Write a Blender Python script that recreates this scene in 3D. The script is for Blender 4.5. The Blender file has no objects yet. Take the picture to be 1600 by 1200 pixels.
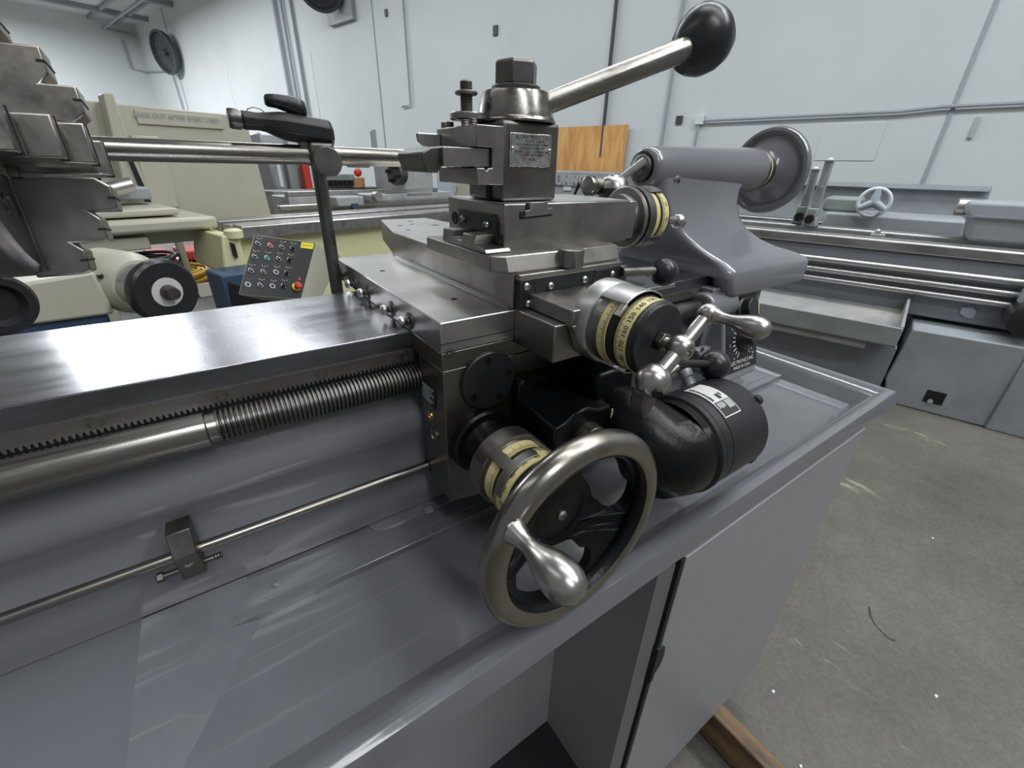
import bpy, bmesh, math, random
from math import pi, sin, cos, radians
from mathutils import Vector, Matrix
SC = bpy.context.scene
COL = SC.collection

# ------------------------------------------------------------------ camera
cd = bpy.data.cameras.new('camera'); cam = bpy.data.objects.new('camera', cd); COL.objects.link(cam)
cd.sensor_fit = 'HORIZONTAL'; cd.sensor_width = 36.0; cd.lens = 36.0 * 672.2 / 1600.0
cd.clip_start = 0.02; cd.clip_end = 100
cam.matrix_world = Matrix(((0.82446304, 0.23989036, -0.51255567, 0.0),
                           (-0.56553797, 0.38234546, -0.7307385, 0.0),
                           (0.02067621, 0.89233658, 0.4508968, 0.15),
                           (0, 0, 0, 1)))
SC.camera = cam
# ------------------------------------------------------------------ world, exposure
w = bpy.data.worlds.new('world'); SC.world = w; w.use_nodes = True
w.node_tree.nodes['Background'].inputs[0].default_value = (0.90, 0.94, 1.0, 1)
w.node_tree.nodes['Background'].inputs[1].default_value = 0.19
vs = SC.view_settings; vs.view_transform = 'Standard'; vs.look = 'None'; vs.gamma = 1.0; vs.exposure = 0.14
vs.use_curve_mapping = False
FLOOR = -1.03
A0 = radians(15.7); RB = Matrix.Rotation(A0, 4, 'Z')          # the building's own axes: n (into the far wall), t (to the left), z
def NT(n, t, z): return RB @ Vector((n, t, z))
# ceiling light rows (the building's lamps): n, t, length along t, power
ROWS = [(-2.4, 3.2, 5.0, 25), (1.0, -1.0, 5.0, 75), (3.4, 1.5, 6.0, 145), (1.25, 15.5, 5.5, 150), (2.6, 15.2, 5.5, 150),
        (4.6, 14.6, 5.5, 80), (3.6, 7.5, 5.0, 150), (-1.2, -3.8, 4.0, 120), (2.8, -3.4, 4.0, 190), (1.5, 20.5, 4.0, 850)]
for i, (n, t, ln, pw) in enumerate(ROWS):
    ld = bpy.data.lights.new('ceiling_lamp', 'AREA'); ld.shape = 'RECTANGLE'; ld.size = 0.5; ld.size_y = ln
    ld.energy = pw; ld.color = (0.93, 0.97, 1.0)
    lo = bpy.data.objects.new('ceiling_lamp', ld); COL.objects.link(lo)
    lo.location = NT(n, t, 4.42); lo.rotation_euler = (0, 0, A0)

# ------------------------------------------------------------------ materials
def new_mat(name):
    m = bpy.data.materials.new(name); m.use_nodes = True
    return m, m.node_tree, m.node_tree.nodes['Principled BSDF']
def noise(nt, scale, det=4, rough=0.6, stretch=None, coord='Object'):
    tc = nt.nodes.new('ShaderNodeTexCoord'); n = nt.nodes.new('ShaderNodeTexNoise')
    n.inputs['Scale'].default_value = scale; n.inputs['Detail'].default_value = det; n.inputs['Roughness'].default_value = rough
    if stretch:
        mp = nt.nodes.new('ShaderNodeMapping'); mp.inputs['Scale'].default_value = stretch
        nt.links.new(tc.outputs[coord], mp.inputs[0]); nt.links.new(mp.outputs[0], n.inputs[0])
    else: nt.links.new(tc.outputs[coord], n.inputs[0])
    return n
def ramp(nt, src, stops):
    r = nt.nodes.new('ShaderNodeValToRGB'); e = r.color_ramp.elements
    e[0].position = stops[0][0]; e[0].color = (*stops[0][1], 1); e[1].position = stops[-1][0]; e[1].color = (*stops[-1][1], 1)
    for p, c in stops[1:-1]:
        x = e.new(p); x.color = (*c, 1)
    nt.links.new(src, r.inputs[0]); return r
def bump(nt, b, src, strength, dist):
    bp = nt.nodes.new('ShaderNodeBump'); bp.inputs['Strength'].default_value = strength; bp.inputs['Distance'].default_value = dist
    nt.links.new(src, bp.inputs['Height']); nt.links.new(bp.outputs[0], b.inputs['Normal'])
def paint(name, c, rough=0.3, var=0.12, scale=14, bmp=0.0, bscale=120, coat=0.0, dirt=None, dlo=0.55, dhi=0.75):
    m, nt, b = new_mat(name)
    n = noise(nt, scale, 5)
    lo = tuple(x * (1 - var) for x in c); hi = tuple(min(1, x * (1 + var)) for x in c)
    st = [(0.3, lo), (0.7, hi)]
    r = ramp(nt, n.outputs[0], st); out = r.outputs[0]
    if dirt:
        n2 = noise(nt, scale * 0.45, 8, 0.7); f = ramp(nt, n2.outputs[0], [(dlo, (0, 0, 0)), (dhi, (1, 1, 1))])
        mx = nt.nodes.new('ShaderNodeMixRGB'); nt.links.new(f.outputs[0], mx.inputs[0]); nt.links.new(out, mx.inputs[1])
        mx.inputs[2].default_value = (*dirt, 1); out = mx.outputs[0]
    nt.links.new(out, b.inputs['Base Color']); b.inputs['Roughness'].default_value = rough
    b.inputs['Coat Weight'].default_value = coat
    if bmp: bump(nt, b, noise(nt, bscale, 3).outputs[0], bmp, 0.001)
    return m
def steel(name, c, rough=0.3, var=0.18, scale=18, stretch=None, scratch=0.15, sscale=260, sstretch=(1, 14, 14), dark=None, metal=1.0, rvar=0.12):
    m, nt, b = new_mat(name)
    n = noise(nt, scale, 6, 0.65, stretch)
    r = ramp(nt, n.outputs[0], [(0.28, tuple(x * (1 - var) for x in c)), (0.5, c), (0.75, tuple(min(1, x * (1 + var)) for x in c))])
    out = r.outputs[0]
    if dark:
        n2 = noise(nt, scale * 0.6, 8, 0.7); f = ramp(nt, n2.outputs[0], [(0.52, (0, 0, 0)), (0.68, (1, 1, 1))])
        mx = nt.nodes.new('ShaderNodeMixRGB'); nt.links.new(f.outputs[0], mx.inputs[0]); nt.links.new(out, mx.inputs[1])
        mx.inputs[2].default_value = (*dark, 1); out = mx.outputs[0]
    nt.links.new(out, b.inputs['Base Color']); b.inputs['Metallic'].default_value = metal
    n3 = noise(nt, sscale, 3, 0.6, sstretch)
    mr = nt.nodes.new('ShaderNodeMapRange'); mr.inputs['From Min'].default_value = 0.3; mr.inputs['From Max'].default_value = 0.7
    mr.inputs['To Min'].default_value = max(0.03, rough - rvar); mr.inputs['To Max'].default_value = min(1, rough + rvar)
    nt.links.new(n.outputs[0], mr.inputs[0]); nt.links.new(mr.outputs[0], b.inputs['Roughness'])
    if scratch: bump(nt, b, n3.outputs[0], scratch, 0.0003)
    return m
def flat(name, c, rough=0.5, metal=0.0):
    m, nt, b = new_mat(name); n = noise(nt, 60, 2)
    r = ramp(nt, n.outputs[0], [(0.3, tuple(x * 0.92 for x in c)), (0.7, tuple(min(1, x * 1.06) for x in c))])
    nt.links.new(r.outputs[0], b.inputs['Base Color']); b.inputs['Roughness'].default_value = rough; b.inputs['Metallic'].default_value = metal
    return m
M = {}
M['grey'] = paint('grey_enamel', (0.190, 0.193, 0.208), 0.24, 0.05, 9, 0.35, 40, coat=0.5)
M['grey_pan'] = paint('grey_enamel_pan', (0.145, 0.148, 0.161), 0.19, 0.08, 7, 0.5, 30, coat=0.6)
M['grey_side'] = paint('grey_enamel_cabinet', (0.275, 0.277, 0.290), 0.45, 0.04, 9, 0.25, 140)
M['way'] = steel('ground_way', (0.44, 0.44, 0.47), 0.20, 0.10, 5, (1, 5, 5), 0.10, 120, (1, 30, 30), rvar=0.05)
M['way_shade'] = steel('way_shade', (0.20, 0.20, 0.225), 0.42, 0.12, 10, (1, 5, 5), 0.1)  # darker copy of the way steel, with shade put into the colour
M['hazy_grey'] = paint('hazy_grey_machine', (0.42, 0.43, 0.43), 0.5, 0.12, 6, dirt=(0.25, .25, .24), dlo=.55, dhi=.75)  # machine grey lightened, distance haze put into its colour
M['rack'] = steel('rack_steel', (0.24, 0.23, 0.22), 0.45, 0.15, 14, (1, 3, 3), 0.05)
M['steel'] = steel('machined_steel', (0.33, 0.315, 0.29), 0.38, 0.22, 12, None, 0.12, 220, (14, 1, 14), dark=(0.24, 0.22, 0.20))
M['steel_top'] = steel('machined_steel_top', (0.55, 0.54, 0.53), 0.33, 0.10, 9, None, 0, rvar=0.05)
M['steel_dark'] = steel('dark_steel', (0.17, 0.165, 0.155), 0.42, 0.25, 16, None, 0.08, 200, (10, 10, 1), dark=(0.12, 0.105, 0.09))
M['apron'] = steel('oily_apron_steel', (0.19, 0.18, 0.155), 0.40, 0.3, 10, None, 0.08, 120, (8, 1, 8), dark=(0.12, 0.10, 0.08))
M['bright'] = steel('bright_steel', (0.56, 0.55, 0.54), 0.36, 0.05, 20, None, 0, rvar=0.04)
M['polished'] = steel('polished_handle', (0.50, 0.48, 0.45), 0.31, 0.06, 14, None, 0, rvar=0.04)
M['rod'] = steel('turned_rod', (0.30, 0.28, 0.25), 0.28, 0.12, 20, (0.3, 4, 4), 0.02, 300, (20, 1, 1))
M['brass'] = flat('brass', (0.75, 0.5, 0.2), 0.3, 1.0)
M['black'] = paint('black_enamel', (0.005, 0.005, 0.006), 0.33, 0.2, 30, 0.4, 170)
M['black_satin'] = paint('black_satin', (0.014, 0.014, 0.016), 0.42, 0.15, 40, 0.3, 300)
M['plastic'] = paint('black_plastic', (0.022, 0.022, 0.025), 0.3, 0.1, 40)
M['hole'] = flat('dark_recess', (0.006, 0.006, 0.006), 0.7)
M['ivory'] = paint('ivory_scale', (0.72, 0.62, 0.30), 0.45, 0.12, 60, dirt=(0.42, 0.30, 0.12), dlo=0.6, dhi=0.75)
M['ink'] = flat('black_ink', (0.02, 0.02, 0.02), 0.6)
M['white_ink'] = flat('white_ink', (0.75, 0.75, 0.74), 0.6)
M['label'] = flat('label_white', (0.66, 0.66, 0.62), 0.4)
M['rim'] = steel('worn_wheel_rim', (0.33, 0.305, 0.27), 0.28, 0.15, 9, None, 0, dark=(0.17, 0.145, 0.12))
M['chuck'] = steel('chuck_steel', (0.20, 0.185, 0.175), 0.40, 0.25, 22, None, 0.06, dark=(0.13, 0.11, 0.10))
M['jaw'] = steel('jaw_steel', (0.30, 0.28, 0.255), 0.33, 0.2, 25, None, 0.05, dark=(0.2, 0.17, 0.14))
M['beige'] = paint('beige_machine_paint', (0.50, 0.48, 0.39), 0.42, 0.04, 5)
M['cream'] = paint('cream_machine_paint', (0.74, 0.71, 0.42), 0.5, 0.04, 4, dirt=(0.60, 0.56, 0.34), dlo=0.66, dhi=0.85)
M['blue'] = paint('blue_paint', (0.04, 0.075, 0.14), 0.45, 0.1, 8)
M['box'] = paint('console_paint', (0.40, 0.38, 0.30), 0.45, 0.05, 8)
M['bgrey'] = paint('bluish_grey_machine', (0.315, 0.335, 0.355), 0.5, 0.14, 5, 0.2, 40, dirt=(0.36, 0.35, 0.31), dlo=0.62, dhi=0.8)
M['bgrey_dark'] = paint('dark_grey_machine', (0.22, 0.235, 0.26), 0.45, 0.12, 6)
M['bgreen'] = paint('greenish_grey_machine', (0.25, 0.27, 0.262), 0.5, 0.18, 6, 0.3, 40, dirt=(0.30, 0.27, 0.2), dlo=0.6, dhi=0.75)
M['bway'] = steel('old_ways', (0.42, 0.41, 0.40), 0.4, 0.15, 6, (4, 1, 4), 0.1)
M['worn_tray'] = paint('worn_chip_tray', (0.30, 0.305, 0.30), 0.5, 0.2, 6, dirt=(0.42, 0.39, 0.32), dlo=0.5, dhi=0.65)
M['red'] = flat('red_paint', (0.55, 0.045, 0.03), 0.45)
M['yellow'] = flat('yellow_tape', (0.85, 0.72, 0.03), 0.5)
M['yellow_cable'] = flat('yellow_cable', (0.62, 0.36, 0.03), 0.5)
M['green'] = flat('green_button', (0.02, 0.20, 0.13), 0.4)
M['white'] = flat('white_plastic', (0.7, 0.72, 0.74), 0.5)
M['locker'] = paint('locker_paint', (0.40, 0.45, 0.50), 0.5, 0.04, 6)
M['cardboard'] = flat('cardboard', (0.45, 0.25, 0.10), 0.8)
M['galv'] = flat('galvanized_conduit', (0.50, 0.52, 0.55), 0.45, 0.4)
M['conduit'] = flat('painted_conduit', (0.36, 0.38, 0.42), 0.5)
M['fan'] = flat('dark_fan', (0.06, 0.065, 0.075), 0.5)
M['black'].node_tree.nodes['Principled BSDF'].inputs['Specular IOR Level'].default_value = 0.28
def wall_mat():
    m, nt, b = new_mat('painted_concrete_wall')
    n = noise(nt, 0.7, 8, 0.65); r = ramp(nt, n.outputs[0], [(0.3, (0.60, 0.63, 0.64)), (0.7, (0.66, 0.69, 0.70))])
    n2 = noise(nt, 3.0, 9, 0.75); f = ramp(nt, n2.outputs[0], [(0.69, (0, 0, 0)), (0.73, (1, 1, 1))])
    mx = nt.nodes.new('ShaderNodeMixRGB'); nt.links.new(f.outputs[0], mx.inputs[0]); nt.links.new(r.outputs[0], mx.inputs[1])
    mx.inputs[2].default_value = (0.54, 0.55, 0.56, 1); nt.links.new(mx.outputs[0], b.inputs['Base Color'])
    b.inputs['Roughness'].default_value = 0.7; bump(nt, b, noise(nt, 9, 6).outputs[0], 0.1, 0.01)
    return m
M['wall'] = wall_mat()
def floor_mat():
    m, nt, b = new_mat('stained_concrete_floor')
    n = noise(nt, 2.2, 10, 0.72); r = ramp(nt, n.outputs[0], [(0.25, (0.078, 0.072, 0.059)), (0.5, (0.115, 0.106, 0.088)), (0.78, (0.168, 0.156, 0.13))])
    n1 = noise(nt, 90, 3, 0.8); r1 = ramp(nt, n1.outputs[0], [(0.25, (0.72, 0.72, 0.72)), (0.75, (1.2, 1.2, 1.2))])
    mu = nt.nodes.new('ShaderNodeMixRGB'); mu.blend_type = 'MULTIPLY'; mu.inputs[0].default_value = 1
    nt.links.new(r.outputs[0], mu.inputs[1]); nt.links.new(r1.outputs[0], mu.inputs[2])
    tc = nt.nodes.new('ShaderNodeTexCoord'); mp = nt.nodes.new('ShaderNodeMapping'); mp.inputs['Rotation'].default_value = (0, 0, radians(45))
    mp.inputs['Scale'].default_value = (2.0, 0.55, 1); n2 = nt.nodes.new('ShaderNodeTexNoise'); n2.inputs['Scale'].default_value = 2.4
    n2.inputs['Detail'].default_value = 9; n2.inputs['Roughness'].default_value = 0.7
    nt.links.new(tc.outputs['Object'], mp.inputs[0]); nt.links.new(mp.outputs[0], n2.inputs[0])
    f = ramp(nt, n2.outputs[0], [(0.61, (0, 0, 0)), (0.70, (0.75, 0.75, 0.75))])
    mx = nt.nodes.new('ShaderNodeMixRGB'); nt.links.new(f.outputs[0], mx.inputs[0]); nt.links.new(mu.outputs[0], mx.inputs[1])
    mx.inputs[2].default_value = (0.44, 0.42, 0.33, 1); nt.links.new(mx.outputs[0], b.inputs['Base Color'])
    b.inputs['Roughness'].default_value = 0.55; bump(nt, b, n1.outputs[0], 0.15, 0.003)
    return m
M['floor'] = floor_mat()
def wood_mat(name, c1, c2, sc=(1, 1, 1), scale=6, knots=True):
    m, nt, b = new_mat(name)
    n = noise(nt, scale, 6, 0.6, sc); r = ramp(nt, n.outputs[0], [(0.32, c1), (0.5, tuple((x + y) / 2 for x, y in zip(c1, c2))), (0.68, c2)])
    nt.links.new(r.outputs[0], b.inputs['Base Color']); b.inputs['Roughness'].default_value = 0.65
    return m
M['plywood'] = wood_mat('plywood', (0.55, 0.26, 0.08), (0.78, 0.46, 0.17), (3.0, 3.0, 0.5), 4)
M['skid'] = wood_mat('skid_wood', (0.10, 0.065, 0.04), (0.34, 0.21, 0.10), (5, 0.8, 3), 9)
M['ceiling'] = paint('ceiling_white', (0.62, 0.63, 0.64), 0.8, 0.04, 1)
M['beam'] = flat('grey_beam', (0.30, 0.31, 0.34), 0.6)

# ------------------------------------------------------------------ geometry helpers
class B:
    """one mesh being built; xf is applied to everything added after it is set"""
    def __init__(self, xf=None): self.bm = bmesh.new(); self.xf = xf
    def _v(self, p):
        p = Vector(p); p = self.xf @ p if self.xf is not None else p
        return self.bm.verts.new(p)
    def box(self, x0, x1, y0, y1, z0, z1):
        v = [self._v((x, y, z)) for x in (x0, x1) for y in (y0, y1) for z in (z0, z1)]
        for f in ((0, 1, 3, 2), (4, 6, 7, 5), (0, 4, 5, 1), (2, 3, 7, 6), (0, 2, 6, 4), (1, 5, 7, 3)): self.bm.faces.new([v[i] for i in f])
        return self
    def hexa(self, bot, top):
        """solid between two polygons with the same number of points"""
        a = [self._v(p) for p in bot]; b = [self._v(p) for p in top]; n = len(a)
        self.bm.faces.new(a[::-1]); self.bm.faces.new(b)
        for i in range(n): self.bm.faces.new((a[i], a[(i + 1) % n], b[(i + 1) % n], b[i]))
        return self
    def prism(self, pts, axis, a, b):
        """polygon (2D, the two other axes in order) pushed along axis from a to b"""
        def P(p, s):
            q = list(p); q.insert('xyz'.index(axis), s); return q
        return self.hexa([P(p, a) for p in pts], [P(p, b) for p in pts])
    def rev(self, o, d, prof, seg=48, cap=True, a0=0.0, a1=2 * pi):
        """revolve (t, r) pairs about the line o + t d"""
        o = Vector(o); d = Vector(d).normalized(); u = d.orthogonal().normalized(); v = d.cross(u)
        full = abs(a1 - a0 - 2 * pi) < 1e-6; N = seg if full else seg + 1
        rings = []
        for t, r in prof:
            if r < 1e-6: rings.append([self._v(o + d * t)])
            else: rings.append([self._v(o + d * t + (u * cos(a0 + (a1 - a0) * k / seg) + v * sin(a0 + (a1 - a0) * k / seg)) * r) for k in range(N)])
        for A, Bq in zip(rings[:-1], rings[1:]):
            for k in range(seg):
                k2 = (k + 1) % N
                if len(A) == 1 and len(Bq) == 1: continue
                if len(A) == 1: self.bm.faces.new((A[0], Bq[k], Bq[k2]))
                elif len(Bq) == 1: self.bm.faces.new((A[k], Bq[0], A[k2]))
                else: self.bm.faces.new((A[k], Bq[k], Bq[k2], A[k2]))
        if cap and full:
            if len(rings[0]) > 1: self.bm.faces.new(rings[0])
            if len(rings[-1]) > 1: self.bm.faces.new(rings[-1][::-1])
        return self
    def cyl(self, p, q, r, r2=None, seg=32):
        p = Vector(p); q = Vector(q); L = (q - p).length
        return self.rev(p, q - p, [(0, r), (L, r if r2 is None else r2)], seg)
    def cylc(self, p, q, r, c=0.001, seg=32):
        p = Vector(p); q = Vector(q); L = (q - p).length
        return self.rev(p, q - p, [(0, r - c), (c, r), (L - c, r), (L, r - c)], seg)
    def sph(self, c, r, seg=32, sz=1.0, d=(0, 0, 1)):
        return self.rev(c, d, [(-r * sz * cos(pi * k / 16), r * sin(pi * k / 16)) for k in range(17)], seg)
    def hexn(self, p, q, r): return self.cyl(p, q, r, seg=6)
    def tube(self, pts, r, seg=12, closed=False):
        pts = [Vector(p) for p in pts]; n = len(pts); rings = []; up = None
        for i, p in enumerate(pts):
            a = pts[(i - 1) % n] if (closed or i > 0) else p; b = pts[(i + 1) % n] if (closed or i < n - 1) else p
            d = (b - a).normalized()
            if up is None: up = d.orthogonal().normalized()
            up = (up - d * up.dot(d)).normalized(); s = d.cross(up)
            rr = r[i] if isinstance(r, (list, tuple)) else r
            rings.append([self._v(p + (up * cos(2 * pi * k / seg) + s * sin(2 * pi * k / seg)) * rr) for k in range(seg)])
        m = n if closed else n - 1
        for i in range(m):
            A = rings[i]; C2 = rings[(i + 1) % n]
            for k in range(seg): self.bm.faces.new((A[k], A[(k + 1) % seg], C2[(k + 1) % seg], C2[k]))
        if not closed: self.bm.faces.new(rings[0][::-1]); self.bm.faces.new(rings[-1])
        return self
    def grid(self, rows, close_u=False, caps=False):
        R = [[self._v(p) for p in row] for row in rows]; n = len(R[0])
        for A, C2 in zip(R[:-1], R[1:]):
            for k in range(n if close_u else n - 1): self.bm.faces.new((A[k], A[(k + 1) % n], C2[(k + 1) % n], C2[k]))
        if caps: self.bm.faces.new(R[0][::-1]); self.bm.faces.new(R[-1])
        return self
    def text(self, s, fn, size=1.0, depth=0.0, spacing=1.0, bold=0.0):
        """lettering; fn maps flat (x, y, z) of the centred line of text to the place"""
        cu = bpy.data.curves.new('t', 'FONT'); cu.body = s; cu.size = size; cu.align_x = 'CENTER'; cu.align_y = 'CENTER'
        cu.extrude = depth; cu.resolution_u = 2; cu.offset = bold; cu.space_character = spacing
        ob = bpy.data.objects.new('t', cu); me = bpy.data.meshes.new_from_object(ob)
        vs_ = [self._v(fn(v.co)) for v in me.vertices]
        for p in me.polygons:
            try: self.bm.faces.new([vs_[i] for i in p.vertices])
            except ValueError: pass
        bpy.data.objects.remove(ob); bpy.data.curves.remove(cu); bpy.data.meshes.remove(me)
        return self
    def out(self, name, mat, parent=None, bev=0.0, sharp=35, subsurf=0, solid=0.0, seg=2, keepn=False):
        if not keepn: bmesh.ops.recalc_face_normals(self.bm, faces=self.bm.faces)
        me = bpy.data.meshes.new(name); self.bm.to_mesh(me); self.bm.free()
        me.materials.append(M[mat] if isinstance(mat, str) else mat)
        for p in me.polygons: p.use_smooth = True
        me.set_sharp_from_angle(angle=radians(sharp))
        o = bpy.data.objects.new(name, me); COL.objects.link(o)
        if parent is not None:
            o.parent = parent
            if parent.type == 'EMPTY': o.location = -parent.location
        if solid:
            s = o.modifiers.new('solid', 'SOLIDIFY'); s.thickness = solid; s.offset = 0
        if bev:
            b = o.modifiers.new('bevel', 'BEVEL'); b.width = bev; b.segments = seg; b.limit_method = 'ANGLE'; b.angle_limit = radians(40); b.harden_normals = False
        if subsurf:
            s = o.modifiers.new('sub', 'SUBSURF'); s.levels = subsurf; s.render_levels = subsurf
        return o
def thing(name, label, cat, loc=(0, 0, 0), group=None):
    o = bpy.data.objects.new(name, None); COL.objects.link(o); o.location = loc; o.empty_display_size = 0.05
    o['label'] = label; o['category'] = cat
    if group: o['group'] = group
    return o
def tag(o, label, cat, group=None):
    o['label'] = label; o['category'] = cat
    if group: o['group'] = group
    return o
def struct(o): o['kind'] = 'structure'; return o
def screw(parent, p, d, r=0.004, h=0.003, mat='bright', name='screw', hole=True, label=None):
    """button-head socket screw standing proud of the face at p towards d"""
    p = Vector(p); d = Vector(d).normalized()
    b = B(); b.rev(p - d * 0.0004, d, [(0, r), (h * 0.45 + 0.0004, r * 0.98), (h * 0.85 + 0.0004, r * 0.72), (h + 0.0004, r * 0.5), (h + 0.0004, r * 0.42), (h * 0.4, r * 0.38), (h * 0.4, 0)], 20)
    o = b.out(name, mat, parent)
    if label: o['label'] = label
    return o
def capscrew(parent, p, d, r=0.005, mat='steel_dark', name='screw'):
    """countersunk socket screw flush with the face: ring, well and hex hole"""
    p = Vector(p); d = Vector(d).normalized()
    b = B(); b.rev(p - d * 0.0005, d, [(0, r), (0.0011, r), (0.0011, r * 0.86), (0.0002, r * 0.82), (0.0002, r * 0.66), (0.0010, r * 0.62), (0.0010, r * 0.34), (0.0001, r * 0.32), (0.0001, 0)], 24)
    return b.out(name, mat, parent)

# ================================================================== the lathe: bed
bed = thing('lathe_bed', 'long grey lathe bed with polished top way, gear rack and lead screw', 'lathe bed', (0.2, 0.48, -0.22))
B().prism([(0.412, -0.018), (0.412, -0.062), (0.404, -0.078), (0.394, -0.092), (0.389, -0.104), (0.392, -0.118), (0.400, -0.135), (0.402, -0.150), (0.397, -0.172), (0.391, -0.192), (0.3945, -0.212), (0.3945, -0.2225),
           (0.58, -0.2225), (0.58, -0.018)], 'x', -0.95, 0.80).out('bed_casting', 'grey', bed, sharp=50)
B().box(-0.95, 0.80, 0.395, 0.5765, -0.018, 0.0).out('way', 'way', bed, bev=0.0008)
B().box(-0.95, 0.80, 0.3940, 0.3952, -0.0180, -0.0010).out('way_face_shade', 'way_shade', bed)  # thin dark overlay paints the shaded front of the same steel way
# rack: bar with teeth cut in its lower edge
pts = [(-0.95, -0.018)]; x = -0.95
while x < 0.70:
    pts += [(x, -0.0330), (x + 0.0009, -0.0330), (x + 0.0017, -0.0296), (x + 0.0027, -0.0296), (x + 0.0036, -0.0330)]; x += 0.0039
pts += [(x, -0.0330), (x, -0.018)]
b = B()
va = [b.bm.verts.new((p[0], 0.3925, p[1])) for p in pts]; vb = [b.bm.verts.new((p[0], 0.413, p[1])) for p in pts]
b.bm.faces.new(va); b.bm.faces.new(vb[::-1])
for i in range(len(pts)): b.bm.faces.new((va[i], va[(i + 1) % len(pts)], vb[(i + 1) % len(pts)], vb[i]))
b.out('rack', 'rack', bed)['label'] = 'toothed steel rack'
for x in (-0.097, -0.018, 0.061, 0.141): capscrew(bed, (x, 0.3925, -0.0235), (0, -1, 0), 0.0052, 'rod')
b = B(); b.rev((0, 0.3835, -0.0462), (1, 0, 0), [(-0.95, 0.0142), (-0.034, 0.0142), (-0.033, 0.0122), (-0.026, 0.0122)], 40)
b.out('lead_screw', 'rod', bed)['label'] = 'smooth end of the lead screw'
pr = []; x = -0.027
while x < 0.665: pr += [(x, 0.0108), (x + 0.0007, 0.0137), (x + 0.0024, 0.0137), (x + 0.0031, 0.0108)]; x += 0.0037
B().rev((0, 0.3835, -0.0462), (1, 0, 0), pr, 32).out('screw_thread', 'steel_dark', bed)['label'] = 'threaded lead screw'
B().cyl((-0.95, 0.378, -0.1555), (0.64, 0.378, -0.1555), 0.0048, seg=24).out('control_rod', 'rod', bed)
# end bracket with the speed console
b = B(); b.box(0.645, 0.80, 0.372, 0.412, -0.20, -0.016); b.rev((0.65, 0.380, -0.046), (1, 0, 0), [(-0.02, 0.021), (-0.017, 0.024), (0.05, 0.026)], 32)
b.out('end_bracket', 'grey', bed, bev=0.004)
o = B().hexa([[0.615, 0.36, -0.109], [0.669, 0.36, -0.112], [0.814, 0.36, -0.219], [0.732, 0.36, -0.217]],
         [[0.619, 0.372, -0.109], [0.673, 0.372, -0.112], [0.818, 0.372, -0.219], [0.736, 0.372, -0.217]]).out('switch_bracket', 'grey_side', bed, bev=0.002)
screw(o, [0.631, 0.36, -0.11], (0, -1, 0), 0.004, 0.002, 'steel_dark'); screw(o, [0.658, 0.36, -0.113], (0, -1, 0), 0.002, 0.001, 'steel_dark')

stop = thing('stop_collar', 'dark steel stop collar clamped on the thin control rod left of the carriage', 'stop collar', (-0.074, 0.38, -0.1555))
B().prism([(0.392, -0.128), (0.373, -0.128), (0.364, -0.148), (0.370, -0.178), (0.386, -0.178), (0.392, -0.150)], 'x', -0.0845, -0.0675).out('collar_block', 'steel_dark', stop, bev=0.0008)
b = B(); b.cyl((-0.098, 0.377, -0.171), (-0.055, 0.377, -0.171), 0.0028, seg=20); b.rev((-0.102, 0.377, -0.171), (1, 0, 0), [(0, 0.0035), (0.001, 0.0045), (0.005, 0.0045)], 6)
b.rev((-0.060, 0.377, -0.171), (1, 0, 0), [(0, .0028), (.001, .0032), (.002, .0028), (.003, .0032), (.004, .0028), (.005, .0032), (.006, .0026)], 20)
b.out('clamp_bolt', 'steel_dark', stop)
n_ = Vector((0, -0.98, 0.19))
capscrew(stop, (-0.0765, 0.3665, -0.158), n_, 0.0036, 'bright', 'set_screw')

con = thing('speed_console', 'small console with black dial plate and round knob, below the tailstock on the bed front', 'control box', (0.71, 0.37, -0.15))
pa, pb, pc, pd = Vector((0.676, 0.370, -0.031)), Vector((0.776, 0.370, -0.031)), Vector((0.741, 0.316, -0.160)), Vector((0.643, 0.316, -0.160))
nn = (pb - pa).cross(pd - pa).normalized(); nn = nn if nn.y < 0 else -nn
back = Vector((0.0, 0.05, 0.0))
B().hexa([pa, pb, pc, pd], [pa + back, pb + back, pc + back + Vector((0, .03, 0)), pd + back + Vector((0, .03, 0))]).out('console_box', 'grey', con, bev=0.005, seg=3)
def cp(u, v, h=0.0): return pa + (pb - pa) * u + (pd - pa) * v + nn * h
o = B().hexa([cp(0.05, 0.04, 0.0002), cp(0.96, 0.04, 0.0002), cp(0.96, 0.9, 0.0002), cp(0.05, 0.9, 0.0002)], [cp(0.05, 0.04, 0.0014), cp(0.96, 0.04, 0.0014), cp(0.96, 0.9, 0.0014), cp(0.05, 0.9, 0.0014)]).out('dial_plate', 'black_satin', con)
ex = (pb - pa).normalized(); ey = -(pd - pa).normalized()
for s, u, v, sz in (('OFF', .26, .12, .0075), ('RUN', .5, .09, .0075), ('JOG', .76, .12, .0075), ('ELECTRONICS INC', .5, .80, .0085), ('MADE IN U.S.A.', .5, .86, .0075)):
    B().text(s, lambda p, u=u, v=v: cp(u, v, 0.0018) + ex * p.x + ey * p.y, sz).out('lettering', 'white_ink', o)
b = B(); cc = cp(0.55, 0.55, 0.0017)
for k in range(22):
    a = radians(235 - k * 290 / 21); dr = ex * cos(a) + ey * sin(a); pr_ = nn.cross(dr); r0, r1 = (0.026, 0.032) if k % 2 else (0.0245, 0.0335)
    q = [cc + dr * r0 + pr_ * .0006, cc + dr * r1 + pr_ * .0006, cc + dr * r1 - pr_ * .0006, cc + dr * r0 - pr_ * .0006]; b.hexa(q, [x_ + nn * 0.0003 for x_ in q])
b.out('scale_marks', 'white_ink', o)
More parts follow.
